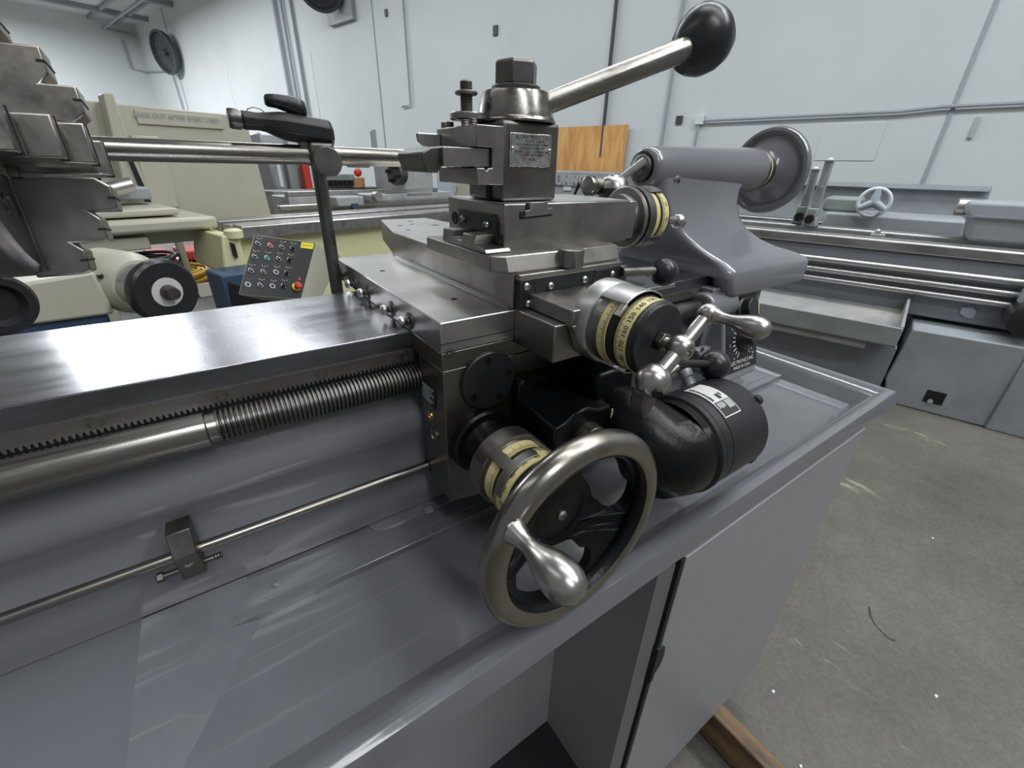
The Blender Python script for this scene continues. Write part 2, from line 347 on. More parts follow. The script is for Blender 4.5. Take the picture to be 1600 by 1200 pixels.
for k in range(8):
    a = radians(225 - k * 270 / 7); dr = ex * cos(a) + ey * sin(a); c2 = cc + dr * 0.040
    B().text(str(k * 2), lambda p, c2=c2: c2 + ex * p.x + ey * p.y, 0.006).out('scale_number', 'white_ink', o)
o = B().rev(cp(0.56, 0.22, 0.001), nn, [(0, 0.023), (0.004, 0.0225), (0.006, 0.0185), (0.018, 0.0175), (0.019, 0.0165), (0.019, 0)], 40).out('selector_knob', 'black_satin', con)
q = cp(0.56, 0.22, 0.020); B().hexa([q + ex * .0108 - ey * .010, q + ex * .0128 - ey * .010, q + ex * .0128 + ey * .010, q + ex * .0108 + ey * .010], [p + nn * .0006 for p in (q + ex * .0108 - ey * .010, q + ex * .0128 - ey * .010, q + ex * .0128 + ey * .010, q + ex * .0108 + ey * .010)]).out('pointer_line', 'ivory', o)
o = B().rev(cp(0.55, 0.55, 0.0014), nn, [(0, 0.021), (0.003, 0.0205), (0.014, 0.014), (0.020, 0.013), (0.021, 0.012), (0.021, 0)], 40).out('speed_knob', 'plastic', con)

# ================================================================== base: chip pan, cabinet, door
base = thing('lathe_stand', 'grey sheet metal lathe base with wide chip pan and cabinet below', 'lathe base', (0.4, 0.5, -0.93))
PZ = -0.235
def pan_bm():
    b = B()
    # rim section (y, z) swept round three sides; inner foot, slope, top, outer edge, lip
    prof_in, = (0.0,),
    X1, X0, Y0, Y1 = 0.976, -0.95, 0.170, 0.80
    b.box(X0, X1 - 0.02, Y0 + 0.02, Y1, PZ - 0.004, PZ)                       # floor of the pan
    def rail(sec, a, bb, inv):
        pass
    front = [(0.217, PZ), (0.200, -0.2165), (0.186, -0.2015), (0.176, -0.1985), (0.1705, -0.2005), (0.168, -0.207), (0.165, -0.2255), (0.1685, -0.2275), (0.20, -0.2400), (0.217, PZ - 0.0042)]
    rows = []
    for y, z in front:
        off = y - 0.168
        rows.append([(X0, y, z), (X1 - off, y, z)])
    # front rail and right-hand rail share the mitred corner
    for i in range(len(front)):
        (y, z) = front[i]; off = y - 0.168
        rows[i].append((X1 - off, Y1, z))
    b.grid(rows)
    return b
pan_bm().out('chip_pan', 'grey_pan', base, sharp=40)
# ledge of the pan under the bed, and the raised left part with its sloping facet
b = B()
b.box(-0.10, 0.93, 0.3445, 0.60, PZ - 0.003, -0.2265)
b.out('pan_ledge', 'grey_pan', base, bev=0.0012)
b = B()
b.hexa([(-.95, .218, PZ - .003), (-.131, .218, PZ - .003), (-.128, .394, PZ - .003), (-.128, .60, PZ - .003), (-.95, .60, PZ - .003)], [(-.95, .218, -.2235), (-.131, .218, -.2235), (-.128, .394, -.2235), (-.128, .60, -.2235), (-.95, .60, -.2235)])
f0 = [(-0.128, 0.394, -0.2235), (-0.045, 0.394, -0.2235), (-0.040, 0.3445, PZ + .0003), (-0.100, 0.254, PZ + .0003), (-0.115, 0.218, PZ + .0003), (-0.131, 0.218, -0.2235)]
b.hexa([(p[0], p[1], PZ - .003) for p in f0], f0)
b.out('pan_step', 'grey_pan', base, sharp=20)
b = B()
cz = -0.2262
cov = [(0.079, 0.392), (0.083, 0.384), (0.092, 0.380), (0.208, 0.380), (0.218, 0.384), (0.222, 0.392), (0.222, 0.43), (0.079, 0.43)]
b.hexa([(x, y, cz - .0006) for x, y in cov], [(x, y, cz + 0.0016) for x, y in cov])
b.out('access_cover', 'grey', base, bev=0.0004)
B().rev((0.148, 0.381, cz), (0, 0.35, 1), [(0, 0.0075), (0.004, 0.007), (0.007, 0.004), (0.0075, 0)], 20).out('cover_latch', 'grey', base)
B().box(-0.035, 0.90, 0.3590, 0.3600, -0.2266, -0.2255).out('ledge_seam', 'grey', base)
screw(base, (-0.022, 0.371, -0.2265), (0, 0, 1), 0.0045, 0.002, 'grey', 'ledge_screw')
# cabinet
CB = -0.93
b = B(); b.prism([(0.335, 0.180), (0.345, 0.170), (0.35, 0.169), (0.842, 0.169), (0.85, 0.177), (0.85, 0.78), (0.335, 0.78)], 'z', CB, -0.2405)
b.out('cabinet', 'grey_side', base, sharp=30)
B().box(-0.95, 0.3352, 0.330, 0.78, CB + .098, -0.2405).out('knee_panel', 'grey_side', base)
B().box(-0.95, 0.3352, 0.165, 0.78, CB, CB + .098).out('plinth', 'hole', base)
# door: thin leaf on the cabinet front with a dark gap on its left edge
d = B().prism([(0.354, 0.1660), (0.3565, 0.1638), (0.844, 0.1638), (0.849, 0.1665), (0.849, 0.1688), (0.354, 0.1688)], 'z', CB + 0.004, -0.2300).out('door', 'grey_side', base, bev=0.001)
B().box(0.3470, 0.3545, 0.1645, 0.1700, CB + .004, -0.2300).out('door_gap', 'hole', base)
b = B(); b.prism([(0.353, -0.385), (0.361, -0.391), (0.364, -0.412), (0.360, -0.432), (0.353, -0.440), (0.353, -0.456), (0.346, -0.456), (0.346, -0.385)], 'y', 0.1615, 0.170)
b.out('door_latch', 'black_satin', d)
for i, (x, y0, L_) in enumerate(((0.30, 0.02, 0.8), (0.7025, -0.20, 0.98))):
    o = B().box(x - 0.018, x + 0.020, y0, y0 + L_, FLOOR + 0.002, CB - 0.0005).out('skid', 'skid', None, bev=0.004)
    tag(o, ('left wooden skid board, hidden under the grey cabinet', 'worn wooden skid board sticking out under the right corner of the grey cabinet')[i], 'wood board', 'skid boards under the lathe')

# ================================================================== carriage: saddle and apron
car = thing('lathe_carriage', 'machined steel lathe carriage sitting across the bed with oily apron in front', 'lathe carriage', (0.25, 0.35, 0.0))
b = B()
b.box(0.150, 0.420, 0.3235, 0.656, 0.0005, 0.029)
b.box(0.42, 0.54, 0.37, 0.60, 0.0005, 0.007)
b.out('saddle', 'steel_top', car, bev=0.0012)
b = B(); b.box(0.1502, 0.42, 0.3237, 0.394, -0.0172, 0.0004); b.box(0.1502, 0.50, 0.3237, 0.378, -0.112, -0.0172)
b.prism([(0.150, -0.110), (0.50, -0.110), (0.50, -0.185), (0.22, -0.185), (0.205, -0.180), (0.151, -0.170)], 'y', 0.3237, 0.376)
b.out('apron', 'apron', car, bev=0.001)
B().box(0.1498, 0.42, 0.3232, 0.3245, 0.0088, 0.0096).out('saddle_seam', 'hole', car)
for (y, z) in ((0.638, 0.010), (0.576, 0.010), (0.524, 0.010), (0.443, 0.0105), (0.393, 0.0115)):
    o = B().rev((0.1502, y, z), (-1, 0, 0), [(0, 0.0085), (0.0012, 0.0085), (0.0016, 0.0075), (0.0016, 0.0035), (0.003, 0.0030), (0.0034, .0036), (0.0042, .0030), (0.0048, .0036), (0.0056, .0030), (0.0062, .0036), (0.0070, .0030), (0.0076, .0036), (0.0084, .0030)], 24).out('wiper_bolt', 'steel_dark', car)
    screw(o, (0.1502 - 0.008, y, z), (-1, 0, 0), 0.0056, 0.0045, 'bright', 'bolt_head')
# oil holes and small plugs on the wing
for (x, y) in ((0.178, 0.545), (0.196, 0.385)): B().rev((x, y, 0.0288), (0, 0, 1), [(0, 0.0035), (0.0005, 0.0035), (0.0005, 0.0022), (0.0002, 0.002), (0.0002, 0)], 20).out('oil_plug', 'steel_dark', car)
# left face: nameplate, brass sight, round window
pl = [[0.377, -0.044], [0.341, -0.043], [0.344, -0.067], [0.376, -0.064]]
o = B().prism(pl, 'x', 0.1490, 0.1501).out('nameplate', 'black_satin', car, bev=0.0003)
for k in range(6):
    t0 = 0.10 + k * 0.145; A = [pl[0][j] + (pl[3][j] - pl[0][j]) * t0 for j in (0, 1)]; D = [pl[1][j] + (pl[2][j] - pl[1][j]) * t0 for j in (0, 1)]
    A = [A[j] + (D[j] - A[j]) * 0.1 for j in (0, 1)]; D = [A[j] + (D[j] - A[j]) * (0.88, .75, .9, .6, .85, .7)[k] for j in (0, 1)]
    B().prism([A, D, (D[0], D[1] - .0018), (A[0], A[1] - .0018)], 'x', 0.1487, 0.1492).out('text_line', 'conduit', o)
B().rev((0.1502, 0.358, -0.080), (-1, 0, 0), [(0, 0.0052), (0.0014, 0.0050), (0.0014, 0.0032), (0.0004, 0.0030), (0.0004, 0)], 28).out('sight_ring', 'brass', car)
B().rev((0.1502, 0.3515, -0.1005), (-1, 0, 0), [(0, 0.0080), (0.0012, 0.0080), (0.0012, 0.0070), (0.0004, 0.0068), (0.0004, 0)], 36).out('oil_window', 'steel', car)
B().rev((0.1504, 0.378, -0.1555), (-1, 0, 0), [(0, 0.0072), (0.0002, 0.0072)], 28).out('rod_hole', 'hole', car)
# front: screws and black covers
capscrew(car, [0.158, 0.324, -0.001], (0, -1, 0), 0.0052); capscrew(car, [0.158, 0.324, -0.154], (0, -1, 0), 0.0052)
o = B().rev((0.1975, 0.3238, -0.037), (0, -1, 0), [(0, 0.0305), (0.0035, 0.0300), (0.0045, 0.0288), (0.0045, 0)], 56).out('round_cover', 'black_satin', car)
for a in (95, 10, 215, 300): capscrew(o, (0.1975 + .0225 * cos(radians(a)), 0.3193, -0.037 + .0225 * sin(radians(a))), (0, -1, 0), 0.0033, 'black')
o = B().rev((0.190, 0.3238, -0.103), (0, -1, 0), [(0, 0.0360), (0.008, 0.0355), (0.0105, 0.0335), (0.0105, 0.026), (0.016, 0.0235), (0.030, 0.0230), (0.056, 0.0230)], 56).out('wheel_flange', 'black', car)
# power feed gear case: flange, wavy topped block, side collar
b = B(); b.prism([(0.226, -0.046), (0.232, -0.041), (0.288, -0.042), (0.296, -0.050), (0.296, -0.118), (0.226, -0.118)], 'y', 0.310, 0.3238)
b.out('case_flange', 'black', car, bev=0.002)
b = B()
top = [(0.227, -0.0625), (0.240, -0.060), (0.250, -0.053), (0.268, -0.0500), (0.284, -0.054), (0.300, -0.054)]
fr = [(0.227, -0.0665), (0.240, -0.0640), (0.250, -0.0575), (0.266, -0.0555), (0.284, -0.0625), (0.300, -0.0630)]
b.hexa([(x, 0.312, z) for x, z in top] + [(0.300, 0.312, -0.125), (0.227, 0.312, -0.125)], [(x, 0.252, z) for x, z in fr] + [(0.300, 0.252, -0.118), (0.227, 0.252, -0.118)])
b.out('gear_case', 'black', car, bev=0.0022)
B().rev((0.268, 0.2525, -0.0900), (0, -1, 0), [(0, 0.0180), (0.012, 0.0175), (0.0130, 0.0165), (0.0130, 0.0135), (0.0122, 0.013), (0.0122, 0)], 40).out('shaft_collar', 'steel_dark', car)
B().box(0.29, 0.345, 0.265, 0.32, -0.07, -0.032).out('upper_case', 'black', car, bev=0.004)
B().box(0.2992, 0.3006, 0.2495, 0.2515, -0.12, -0.066).out('trim_strip', 'ivory', car, bev=0.0004)
B().box(0.30, 0.40, 0.285, 0.3236, -0.045, 0.000).out('feed_case', 'black', car, bev=0.004)
b = B(); b.cyl((0.34, 0.25, -0.024), (0.455, 0.25, -0.053), 0.0048, seg=20); o = b.out('feed_lever', 'black_satin', car)
B().sph((0.472, 0.25, -0.0585), 0.0185).out('lever_ball', 'plastic', o)
b = B(); b.cyl((0.36, 0.315, 0.052), (0.41, 0.313, 0.0485), 0.0048, seg=20); o = b.out('clutch_lever', 'steel', car)
B().sph((0.428, 0.3115, 0.0455), 0.0158).out('lever_ball', 'plastic', o)
B().rev((0.265, 0.19, -0.092), (0.2, -.2, -1), [(0, .012), (.012, .0135), (.02, .011), (.024, 0)], 24).out('lower_knob', 'black_satin', car) if False else None
# elbow housing from the case to the motor (rounded black casting)
rows = []
path = [((0.322, 0.290, -0.076), 0.024), ((0.326, 0.262, -0.080), 0.028), ((0.330, 0.243, -0.088), 0.034), ((0.335, 0.230, -0.099), 0.041), ((0.342, 0.223, -0.110), 0.0475), ((0.352, 0.2195, -0.1175), 0.0515), ((0.364, 0.2195, -0.1205), 0.0530), ((0.378, 0.220, -0.1205), 0.0530)]
for i, (c, r) in enumerate(path):
    c = Vector(c); a = Vector(path[max(0, i - 1)][0]); e = Vector(path[min(len(path) - 1, i + 1)][0]); d_ = (e - a).normalized()
    if i >= len(path) - 2: d_ = Vector((1, 0, 0))
    s_ = d_.cross(Vector((0, 0, 1))).normalized(); u_ = s_.cross(d_)
    rows.append([c + (s_ * cos(2 * pi * k / 40) + u_ * sin(2 * pi * k / 40)) * r for k in range(40)])
B().grid(rows, True, True).out('elbow_housing', 'black', car, sharp=60)

def arcband(b, axis, c, t0, t1, r0, r1, a0, a1, seg=32):
    """curved bar of rectangular section round an axis ('x' or 'y') through c; angles in degrees"""
    rows = []
    for k in range(seg + 1):
        a = radians(a0 + (a1 - a0) * k / seg); row = []
        for t, r in ((t0, r0), (t1, r0), (t1, r1), (t0, r1)):
            if axis == 'y': row.append((c[0] + r * cos(a), t, c[1] + r * sin(a)))
            else: row.append((t, c[0] + r * cos(a), c[1] + r * sin(a)))
        rows.append(row)
    b.grid(rows, True, True); return b
def ticks(b, axis, c, t0, t1, r, a0, a1, n, w=0.0003, long=5, t2=None):
    for k in range(n):
        a = radians(a0 + (a1 - a0) * k / (n - 1)); te = t2 if (t2 is not None and k % long == 0) else t1
        q = []
        for t, s in ((t0, -1), (te, -1), (te, 1), (t0, 1)):
            aa = a + s * w / r
            q.append((c[0] + r * cos(aa), t, c[1] + r * sin(aa)) if axis == 'y' else (t, c[0] + r * cos(aa), c[1] + r * sin(aa)))
        b.bm.faces.new([b._v(p) for p in q])
# ------------------------------------------------------------------ cross feed dial and ball crank (axis along y)
dial = thing('cross_feed_dial', 'large silver and black dial with ivory number ring and ball crank, above the motor', 'dial', (0.28, 0.262, 0.029))
DC = (0.28, 0.029)
B().rev((DC[0], 0, DC[1]), (0, -1, 0), [(-0.262, 0.0), (-0.262, 0.036), (-0.2605, 0.0372), (-0.246, 0.0366), (-0.244, 0.0355), (-0.244, 0.030), (-0.20, 0.0285), (-0.20, 0)], 72).out('dial_body', 'bright', dial)
for q in ((0.2165, 0.2452, 0.0315, 0.0358, 52, 128), (0.2165, 0.2452, 0.0315, 0.0358, 250, 292), (0.2165, 0.2222, 0.0315, 0.0350, 40, 146), (0.2165, 0.2222, 0.0315, 0.0350, 232, 305)):
    arcband(B(), 'y', DC, *q).out('cage_bar', 'bright', dial, bev=0.0005)
B().rev((DC[0], 0, DC[1]), (0, -1, 0), [(-0.2445, 0.030), (-0.2445, 0.0335), (-0.2345, 0.0328), (-0.2345, 0.030)], 72, cap=False).out('vernier_drum', 'steel', dial)
o = B().rev((DC[0], 0, DC[1]), (0, -1, 0), [(-0.2345, 0.030), (-0.2345, 0.0322), (-0.2255, 0.0322), (-0.2255, 0.030)], 72, cap=False).out('vernier_ring', 'ivory', dial)
b = B(); ticks(b, 'y', DC, 0.2260, 0.2290, 0.0324, 0, 360, 160, 0.00018, 5, 0.2315); b.out('graduations', 'ink', o, keepn=True)
B().rev((DC[0], 0, DC[1]), (0, -1, 0), [(-0.2255, 0.028), (-0.2255, 0.0312), (-0.2185, 0.0312), (-0.2185, 0.028)], 72, cap=False).out('groove', 'hole', dial)
o = B().rev((DC[0], 0, DC[1]), (0, -1, 0), [(-0.2160, 0.029), (-0.2160, 0.0310), (-0.2040, 0.0310), (-0.2040, 0.029)], 72, cap=False).out('number_ring', 'ivory', dial)
b = B(); ticks(b, 'y', DC, 0.2155, 0.2135, 0.0312, 0, 360, 200, 0.00018, 5, 0.2120); b.out('graduations', 'ink', o, keepn=True)
for s, a in (('120', 74), ('130', 96), ('140', 118), ('150', 140), ('160', 162), ('170', 184), ('180', 206), ('190', 228)):
    B().text(s, lambda p, a=a: (DC[0] + 0.0313 * cos(radians(a) - p.x / 0.031), 0.2080 + p.y, DC[1] + 0.0313 * sin(radians(a) - p.x / 0.031)), 0.0064).out('number', 'ink', o, keepn=True)
B().rev((DC[0], 0, DC[1]), (0, -1, 0), [(-0.2040, 0.0), (-0.2040, 0.0306), (-0.2025, 0.0311), (-0.2012, 0.0305), (-0.2005, 0.0296), (-0.1985, 0.0296), (-0.1972, 0.0288), (-0.1968, 0.0275), (-0.1970, 0)], 72).out('clamp_disc', 'black_satin', dial)
B().hexn((DC[0], 0.1968, DC[1]), (DC[0], 0.1905, DC[1]), 0.0082).out('hex_nut', 'steel_dark', dial, bev=0.0008)
pr = []; t = -0.191
while t < -0.184: pr += [(t, 0.0046), (t + 0.0005, 0.0052), (t + 0.001, 0.0046)]; t += 0.001
B().rev((DC[0], 0, DC[1]), (0, -1, 0), pr, 24).out('threaded_stub', 'rod', dial)
hub = Vector((0.281, 0.178, 0.029)); lo = Vector((0.2545, 0.178, 0.0085)); up = Vector((0.3085, 0.178, 0.0515))
dr = (up - lo).normalized()
b = B(); b.rev(hub, (0, -1, 0), [(-0.0095, 0), (-0.0093, 0.0050), (-0.0075, 0.0078), (-0.004, 0.0098), (0, 0.0105), (0.004, 0.0098), (0.0072, 0.0078), (0.0085, 0.0062), (0.0090, 0.0050), (0.0088, 0.0036), (0.006, 0.0034), (0.006, 0)], 40)
b.cyl(lo, hub, 0.0066, 0.0062, 28); b.cyl(hub, up, 0.0058, 0.0052, 28)
b.sph(lo, 0.0132, 40); b.sph(up, 0.0082, 36)
cr = b.out('ball_crank', 'polished', dial)
B().rev(lo + Vector((-0.006, -0.0095, -0.0040)), (-0.55, -0.72, -0.42), [(-0.0022, 0.0042), (0.0028, 0.0041), (0.0028, 0)], 20).out('ball_hole', 'hole', cr)
o = B().rev(up + Vector((0, -0.0060, 0)), (0.02, -1, 0.0), [(0, 0.0056), (0.001, 0.0060), (0.003, 0.0050), (0.007, 0.0041), (0.012, 0.0042), (0.018, 0.0056), (0.024, 0.0074), (0.029, 0.0082), (0.034, 0.0080), (0.038, 0.0066), (0.0405, 0.0040), (0.0412, 0)], 40).out('crank_handle', 'polished', dial)
B().prism([(0.256, -0.006), (0.270, -0.006), (0.270, -0.018), (0.262, -0.030), (0.258, -0.030), (0.254, -0.016)], 'y', 0.182, 0.196).out('index_block', 'steel_dark', dial, bev=0.002)
B().cyl((0.286, 0.20, -0.016), (0.325, 0.205, -0.008), 0.0030, seg=16).out('lock_pin', 'steel', dial)

# ------------------------------------------------------------------ carriage hand wheel (axis along y)
WC = (0.190, -0.106)
hw = thing('carriage_handwheel', 'large black handwheel with worn steel rim and polished handle, nearest the camera', 'handwheel', (WC[0], 0.27, WC[1]))
B().rev((WC[0], 0, WC[1]), (0, -1, 0), [(-0.285, 0), (-0.285, 0.0360), (-0.283, 0.0378), (-0.266, 0.0378), (-0.2655, 0.0365), (-0.2655, 0.0340), (-0.262, 0.0335), (-0.262, 0)], 72).out('dial_body', 'steel', hw)
for q in ((0.2335, 0.2660, 0.0340, 0.0372, 118, 136, 10), (0.2335, 0.2430, 0.0345, 0.0368, 84, 170), (0.2335, 0.2660, 0.0340, 0.0372, 20, 60, 12)):
    arcband(B(), 'y', WC, *q).out('cage_bar', 'steel', hw, bev=0.0005)
o = B().rev((WC[0], 0, WC[1]), (0, -1, 0), [(-0.262, 0.030), (-0.262, 0.0338), (-0.250, 0.0342), (-0.250, 0.030)], 72, cap=False).out('vernier_ring', 'ivory', hw)
b = B(); ticks(b, 'y', WC, 0.2505, 0.2535, 0.0344, 0, 360, 140, 0.0002, 5, 0.2560); b.out('graduations', 'ink', o, keepn=True)
B().rev((WC[0], 0, WC[1]), (0, -1, 0), [(-0.250, 0.028), (-0.250, 0.033), (-0.2445, 0.033), (-0.2445, 0.028)], 72, cap=False).out('groove', 'hole', hw)
o = B().rev((WC[0], 0, WC[1]), (0, -1, 0), [(-0.2445, 0.030), (-0.2445, 0.0352), (-0.228, 0.0352), (-0.228, 0.030)], 72, cap=False).out('number_ring', 'ivory', hw)
b = B(); ticks(b, 'y', WC, 0.2440, 0.2405, 0.0354, 0, 360, 200, 0.0002, 5, 0.238); b.out('graduations', 'ink', o, keepn=True)
for k in range(16):
    a = 200 - k * 22.5
    B().text(str(10 * (k + 1)), lambda p, a=a: (WC[0] + 0.03545 * cos(radians(a) - p.x / 0.035), 0.2330 + p.y, WC[1] + 0.03545 * sin(radians(a) - p.x / 0.035)), 0.006).out('number', 'ink', o, keepn=True)
B().rev((WC[0], 0, WC[1]), (0, -1, 0), [(-0.228, 0), (-0.228, 0.0335), (-0.222, 0.0330), (-0.220, 0.022), (-0.205, 0.020)], 60).out('hub_sleeve', 'black', hw)
# web with three openings, cut as a filled curve and dished towards the rim
cu = bpy.data.curves.new('web', 'CURVE'); cu.dimensions = '2D'; cu.fill_mode = 'BOTH'; cu.extrude = 0.0045; cu.bevel_depth = 0.0
def spl(pts):
    s = cu.splines.new('POLY'); s.points.add(len(pts) - 1); s.use_cyclic_u = True
    for i, p in enumerate(pts): s.points[i].co = (p[0], p[1], 0, 1)
spl([(0.077 * cos(2 * pi * k / 90), 0.077 * sin(2 * pi * k / 90)) for k in range(90)])
for ac in (27, -104, 148):
    pts = []; N = 48
    for k in range(N):
        t = 2 * pi * k / N; ct, st = cos(t), sin(t)
        e = lambda v, p_=0.62: math.copysign(abs(v) ** p_, v)
        rr = 0.0525 + 0.0180 * e(st); aa = radians(ac) + radians(46) * e(ct, 0.75) * (1.0 if st > 0 else 0.86)
        pts.append((rr * cos(aa), rr * sin(aa)))
    spl(pts)
ob = bpy.data.objects.new('w', cu); me = bpy.data.meshes.new_from_object(ob); bpy.data.objects.remove(ob)
bm = bmesh.new(); bm.from_mesh(me); bmesh.ops.remove_doubles(bm, verts=bm.verts, dist=1e-5)
for _ in range(2): bmesh.ops.subdivide_edges(bm, edges=[e for e in bm.edges if e.calc_length() > 0.008], cuts=1, use_grid_fill=True)
bmesh.ops.triangulate(bm, faces=bm.faces)
for v in bm.verts:
    x_, y_, z_ = v.co; r = math.hypot(x_, y_); s = min(1, max(0, (r - 0.040) / 0.038)); s = s * s * (3 - 2 * s)
    v.co = (WC[0] + x_, 0.2015 - 0.020 * s - z_, WC[1] + y_)
b = B(); b.bm.free(); b.bm = bm
web = b.out('wheel_web', 'black', hw, sharp=35)
B().rev((WC[0], 0, WC[1]), (0, -1, 0), [(-0.21, 0.029), (-0.1972, 0.0275), (-0.1958, 0.0230), (-0.1952, 0.016), (-0.1950, 0)], 48).out('hub', 'black', web)
b = B(); ring = [(WC[0] + 0.0785 * cos(2 * pi * k / 96), 0.1765, WC[1] - .001 + 0.0785 * sin(2 * pi * k / 96)) for k in range(96)]
b.tube(ring, 0.0106, 24, True); b.out('rim', 'rim', hw)
b = B(); rows = []
for k in range(96):
    a = 2 * pi * k / 96; rows.append([(WC[0] + r * cos(a), y, WC[1] - .001 + r * sin(a)) for r, y in [(0.0785 + .0110 * cos(radians(f)), 0.1765 + .0110 * sin(radians(f))) for f in (70, 90, 110, 130, 150, 170, 190, 210, 232)]])
rows.append(rows[0]); b.grid(rows, True); bmesh.ops.remove_doubles(b.bm, verts=b.bm.verts, dist=1e-6); b.out('rim_inside', 'black', hw, sharp=50)
screw(hw, (WC[0], 0.1955, WC[1]), (0, -1, 0), 0.0050, 0.0035, 'steel', 'hub_screw')
B().rev((0.122, 0.168, -0.062), (0.02, -1, 0.04), [(0, 0.0085), (0.002, 0.0090), (0.006, 0.0074), (0.012, 0.0058), (0.018, 0.0058), (0.025, 0.0078), (0.033, 0.0108), (0.040, 0.0126), (0.047, 0.0130), (0.053, 0.0120), (0.058, 0.0094), (0.0615, 0.0050), (0.0624, 0)], 48).out('wheel_handle', 'polished', hw)

# ------------------------------------------------------------------ feed motor (axis along x)
mot = thing('feed_motor', 'black cylindrical motor with black and white label hanging over the chip pan', 'motor', (0.44, 0.22, -0.175))
MC = (0.220, -0.1205)
B().rev((0, MC[0], MC[1]), (1, 0, 0), [(0.374, 0.0525), (0.3765, 0.0560), (0.3830, 0.0560), (0.3845, 0.0535), (0.3860, 0.0548), (0.3970, 0.0550), (0.3978, 0.0538), (0.3986, 0.0550), (0.464, 0.0550), (0.4680, 0.0535), (0.4695, 0.050), (0.4695, 0)], 80).out('motor_shell', 'black_satin', mot)
for a in (35, 125, 215, 305):
    c_ = (0.4655, MC[0] + 0.0505 * cos(radians(a)), MC[1] + 0.0505 * sin(radians(a)))
    B().rev(c_, (1, 0, 0), [(0, 0.0062), (0.008, 0.0060), (0.0105, 0.004), (0.0105, 0)], 20).out('end_bolt', 'black_satin', mot)
def mw(x, a, h=0.0): a = radians(a); r = 0.0550 + h; return (x, MC[0] + r * cos(a), MC[1] + r * sin(a))
def patch(b, x0, x1, a0, a1, h, n=24, thick=0.0004):
    rows = [[mw(x0, a0 + (a1 - a0) * k / n, h), mw(x1, a0 + (a1 - a0) * k / n, h), mw(x1, a0 + (a1 - a0) * k / n, h - thick), mw(x0, a0 + (a1 - a0) * k / n, h - thick)] for k in range(n + 1)]
    b.grid(rows, True, True); return b
LX0, LX1, LA0, LA1 = 0.4003, 0.4290, 71, 128
lb = patch(B(), LX0, LX1, LA0, LA1, 0.0004).out('rating_label', 'white_ink', mot)
patch(B(), LX0 + .0012, LX1 - .0012, 108.5, LA1 - 1.3, 0.0007).out('label_field', 'ink', lb)
patch(B(), LX0 + .0012, LX1 - .0012, LA0 + 1.3, 108, 0.0007).out('label_head', 'label', lb)
b = B(); patch(b, LX0 + .0025, LX0 + .0055, 75, 106, 0.0010); b.out('brand_bar', 'ink', lb)
b = B()
random.seed(4)
for k in range(5):
    x0 = LX0 + 0.003 + k * 0.0024; patch(b, x0, x0 + 0.0011, 110, 110 + random.uniform(6, 10), 0.0010, 6)
for k in range(4): patch(b, LX0 + 0.0165 + k * 0.0025, LX0 + 0.0178 + k * 0.0025, 109.5, 120, 0.0011, 5)
b.out('label_text', 'white_ink', lb)
b = B(); patch(b, LX1 - .014, LX1 - .009, 98, 106, 0.0010); patch(b, LX1 - .007, LX1 - .005, 97, 102, 0.0010); b.out('label_logo', 'ink', lb)
B().text('D.C. MOTOR', lambda p: mw(LX0 + .0042 + p.y, 90 + math.degrees(-p.x / 0.055), 0.0013), 0.0028).out('label_text', 'white_ink', lb, keepn=True)
B().rev((0.455, 0.262, -0.088), (0.15, 0.75, 0.66), [(0, 0.0075), (0.012, 0.0075), (0.0122, 0.0085), (0.022, 0.0085), (0.022, 0.006)], 24).out('cable_gland', 'galv', mot)

# ================================================================== cross slide
cs = thing('cross_slide', 'long steel cross slide on the saddle, with black wiper plates on its front end', 'cross slide', (0.29, 0.45, 0.03))
def csol(b, z0, z1, k=0.0):
    pts = [(0.2255, 0.3235), (0.360, 0.3235), (0.360, 0.60), (0.345, 0.78), (0.262, 0.78), (0.2255, 0.625)]
    b.hexa([(x, y, z0) for x, y in pts], [(x, y, z1) for x, y in pts])
b = B(); csol(b, 0.0298, 0.063); b.box(0.2275, 0.360, 0.3160, 0.3240, 0.0575, 0.0628)
b.out('slide_body', 'steel', cs, bev=0.0008)
b = B(); csol(b, 0.0625, 0.0633); b.out('slide_top', 'steel_top', cs)['label'] = 'bright scraped top face'
B().box(0.150 + .0785, 0.2262, 0.33, 0.62, 0.0290, 0.0312).out('gib_edge', 'bright', cs) if False else None
B().prism([(0.2205, 0.0292), (0.2258, 0.0292), (0.2258, 0.0325)], 'y', 0.328, 0.62).out('gib_edge', 'bright', cs)
pl = B(); pl.prism([(0.2280, 0.0575), (0.2420, 0.0575), (0.2520, 0.0300), (0.2280, 0.0300)], 'y', 0.3160, 0.3236); o1 = pl.out('wiper_plate', 'black_satin', cs, bev=0.0005)
pl = B(); pl.prism([(0.2425, 0.0575), (0.3230, 0.0575), (0.3170, 0.0400), (0.2490, 0.0400)], 'y', 0.3165, 0.3236); o2 = pl.out('wiper_plate', 'black_satin', cs, bev=0.0005)
pl = B(); pl.prism([(0.3235, 0.0575), (0.3590, 0.0575), (0.3590, 0.0300), (0.3130, 0.0300)], 'y', 0.3160, 0.3236); o3 = pl.out('wiper_plate', 'black_satin', cs, bev=0.0005)
for (x, z) in ((0.235, 0.052), (0.238, 0.0355)): screw(o1, (x, 0.3160, z), (0, -1, 0), 0.0036, 0.0030)
for (x, z) in ((0.264, 0.049), (0.308, 0.050)): screw(o2, (x, 0.3165, z), (0, -1, 0), 0.0036, 0.0030)
for (x, z) in ((0.347, 0.0515), (0.344, 0.037)): screw(o3, (x, 0.3160, z), (0, -1, 0), 0.0032, 0.0026)
B().rev((0.333, 0.3161, 0.0450), (0, -1, 0), [(0, 0.0048), (0.0003, 0.0048), (0.0003, 0)], 24).out('plate_hole', 'hole', cs)
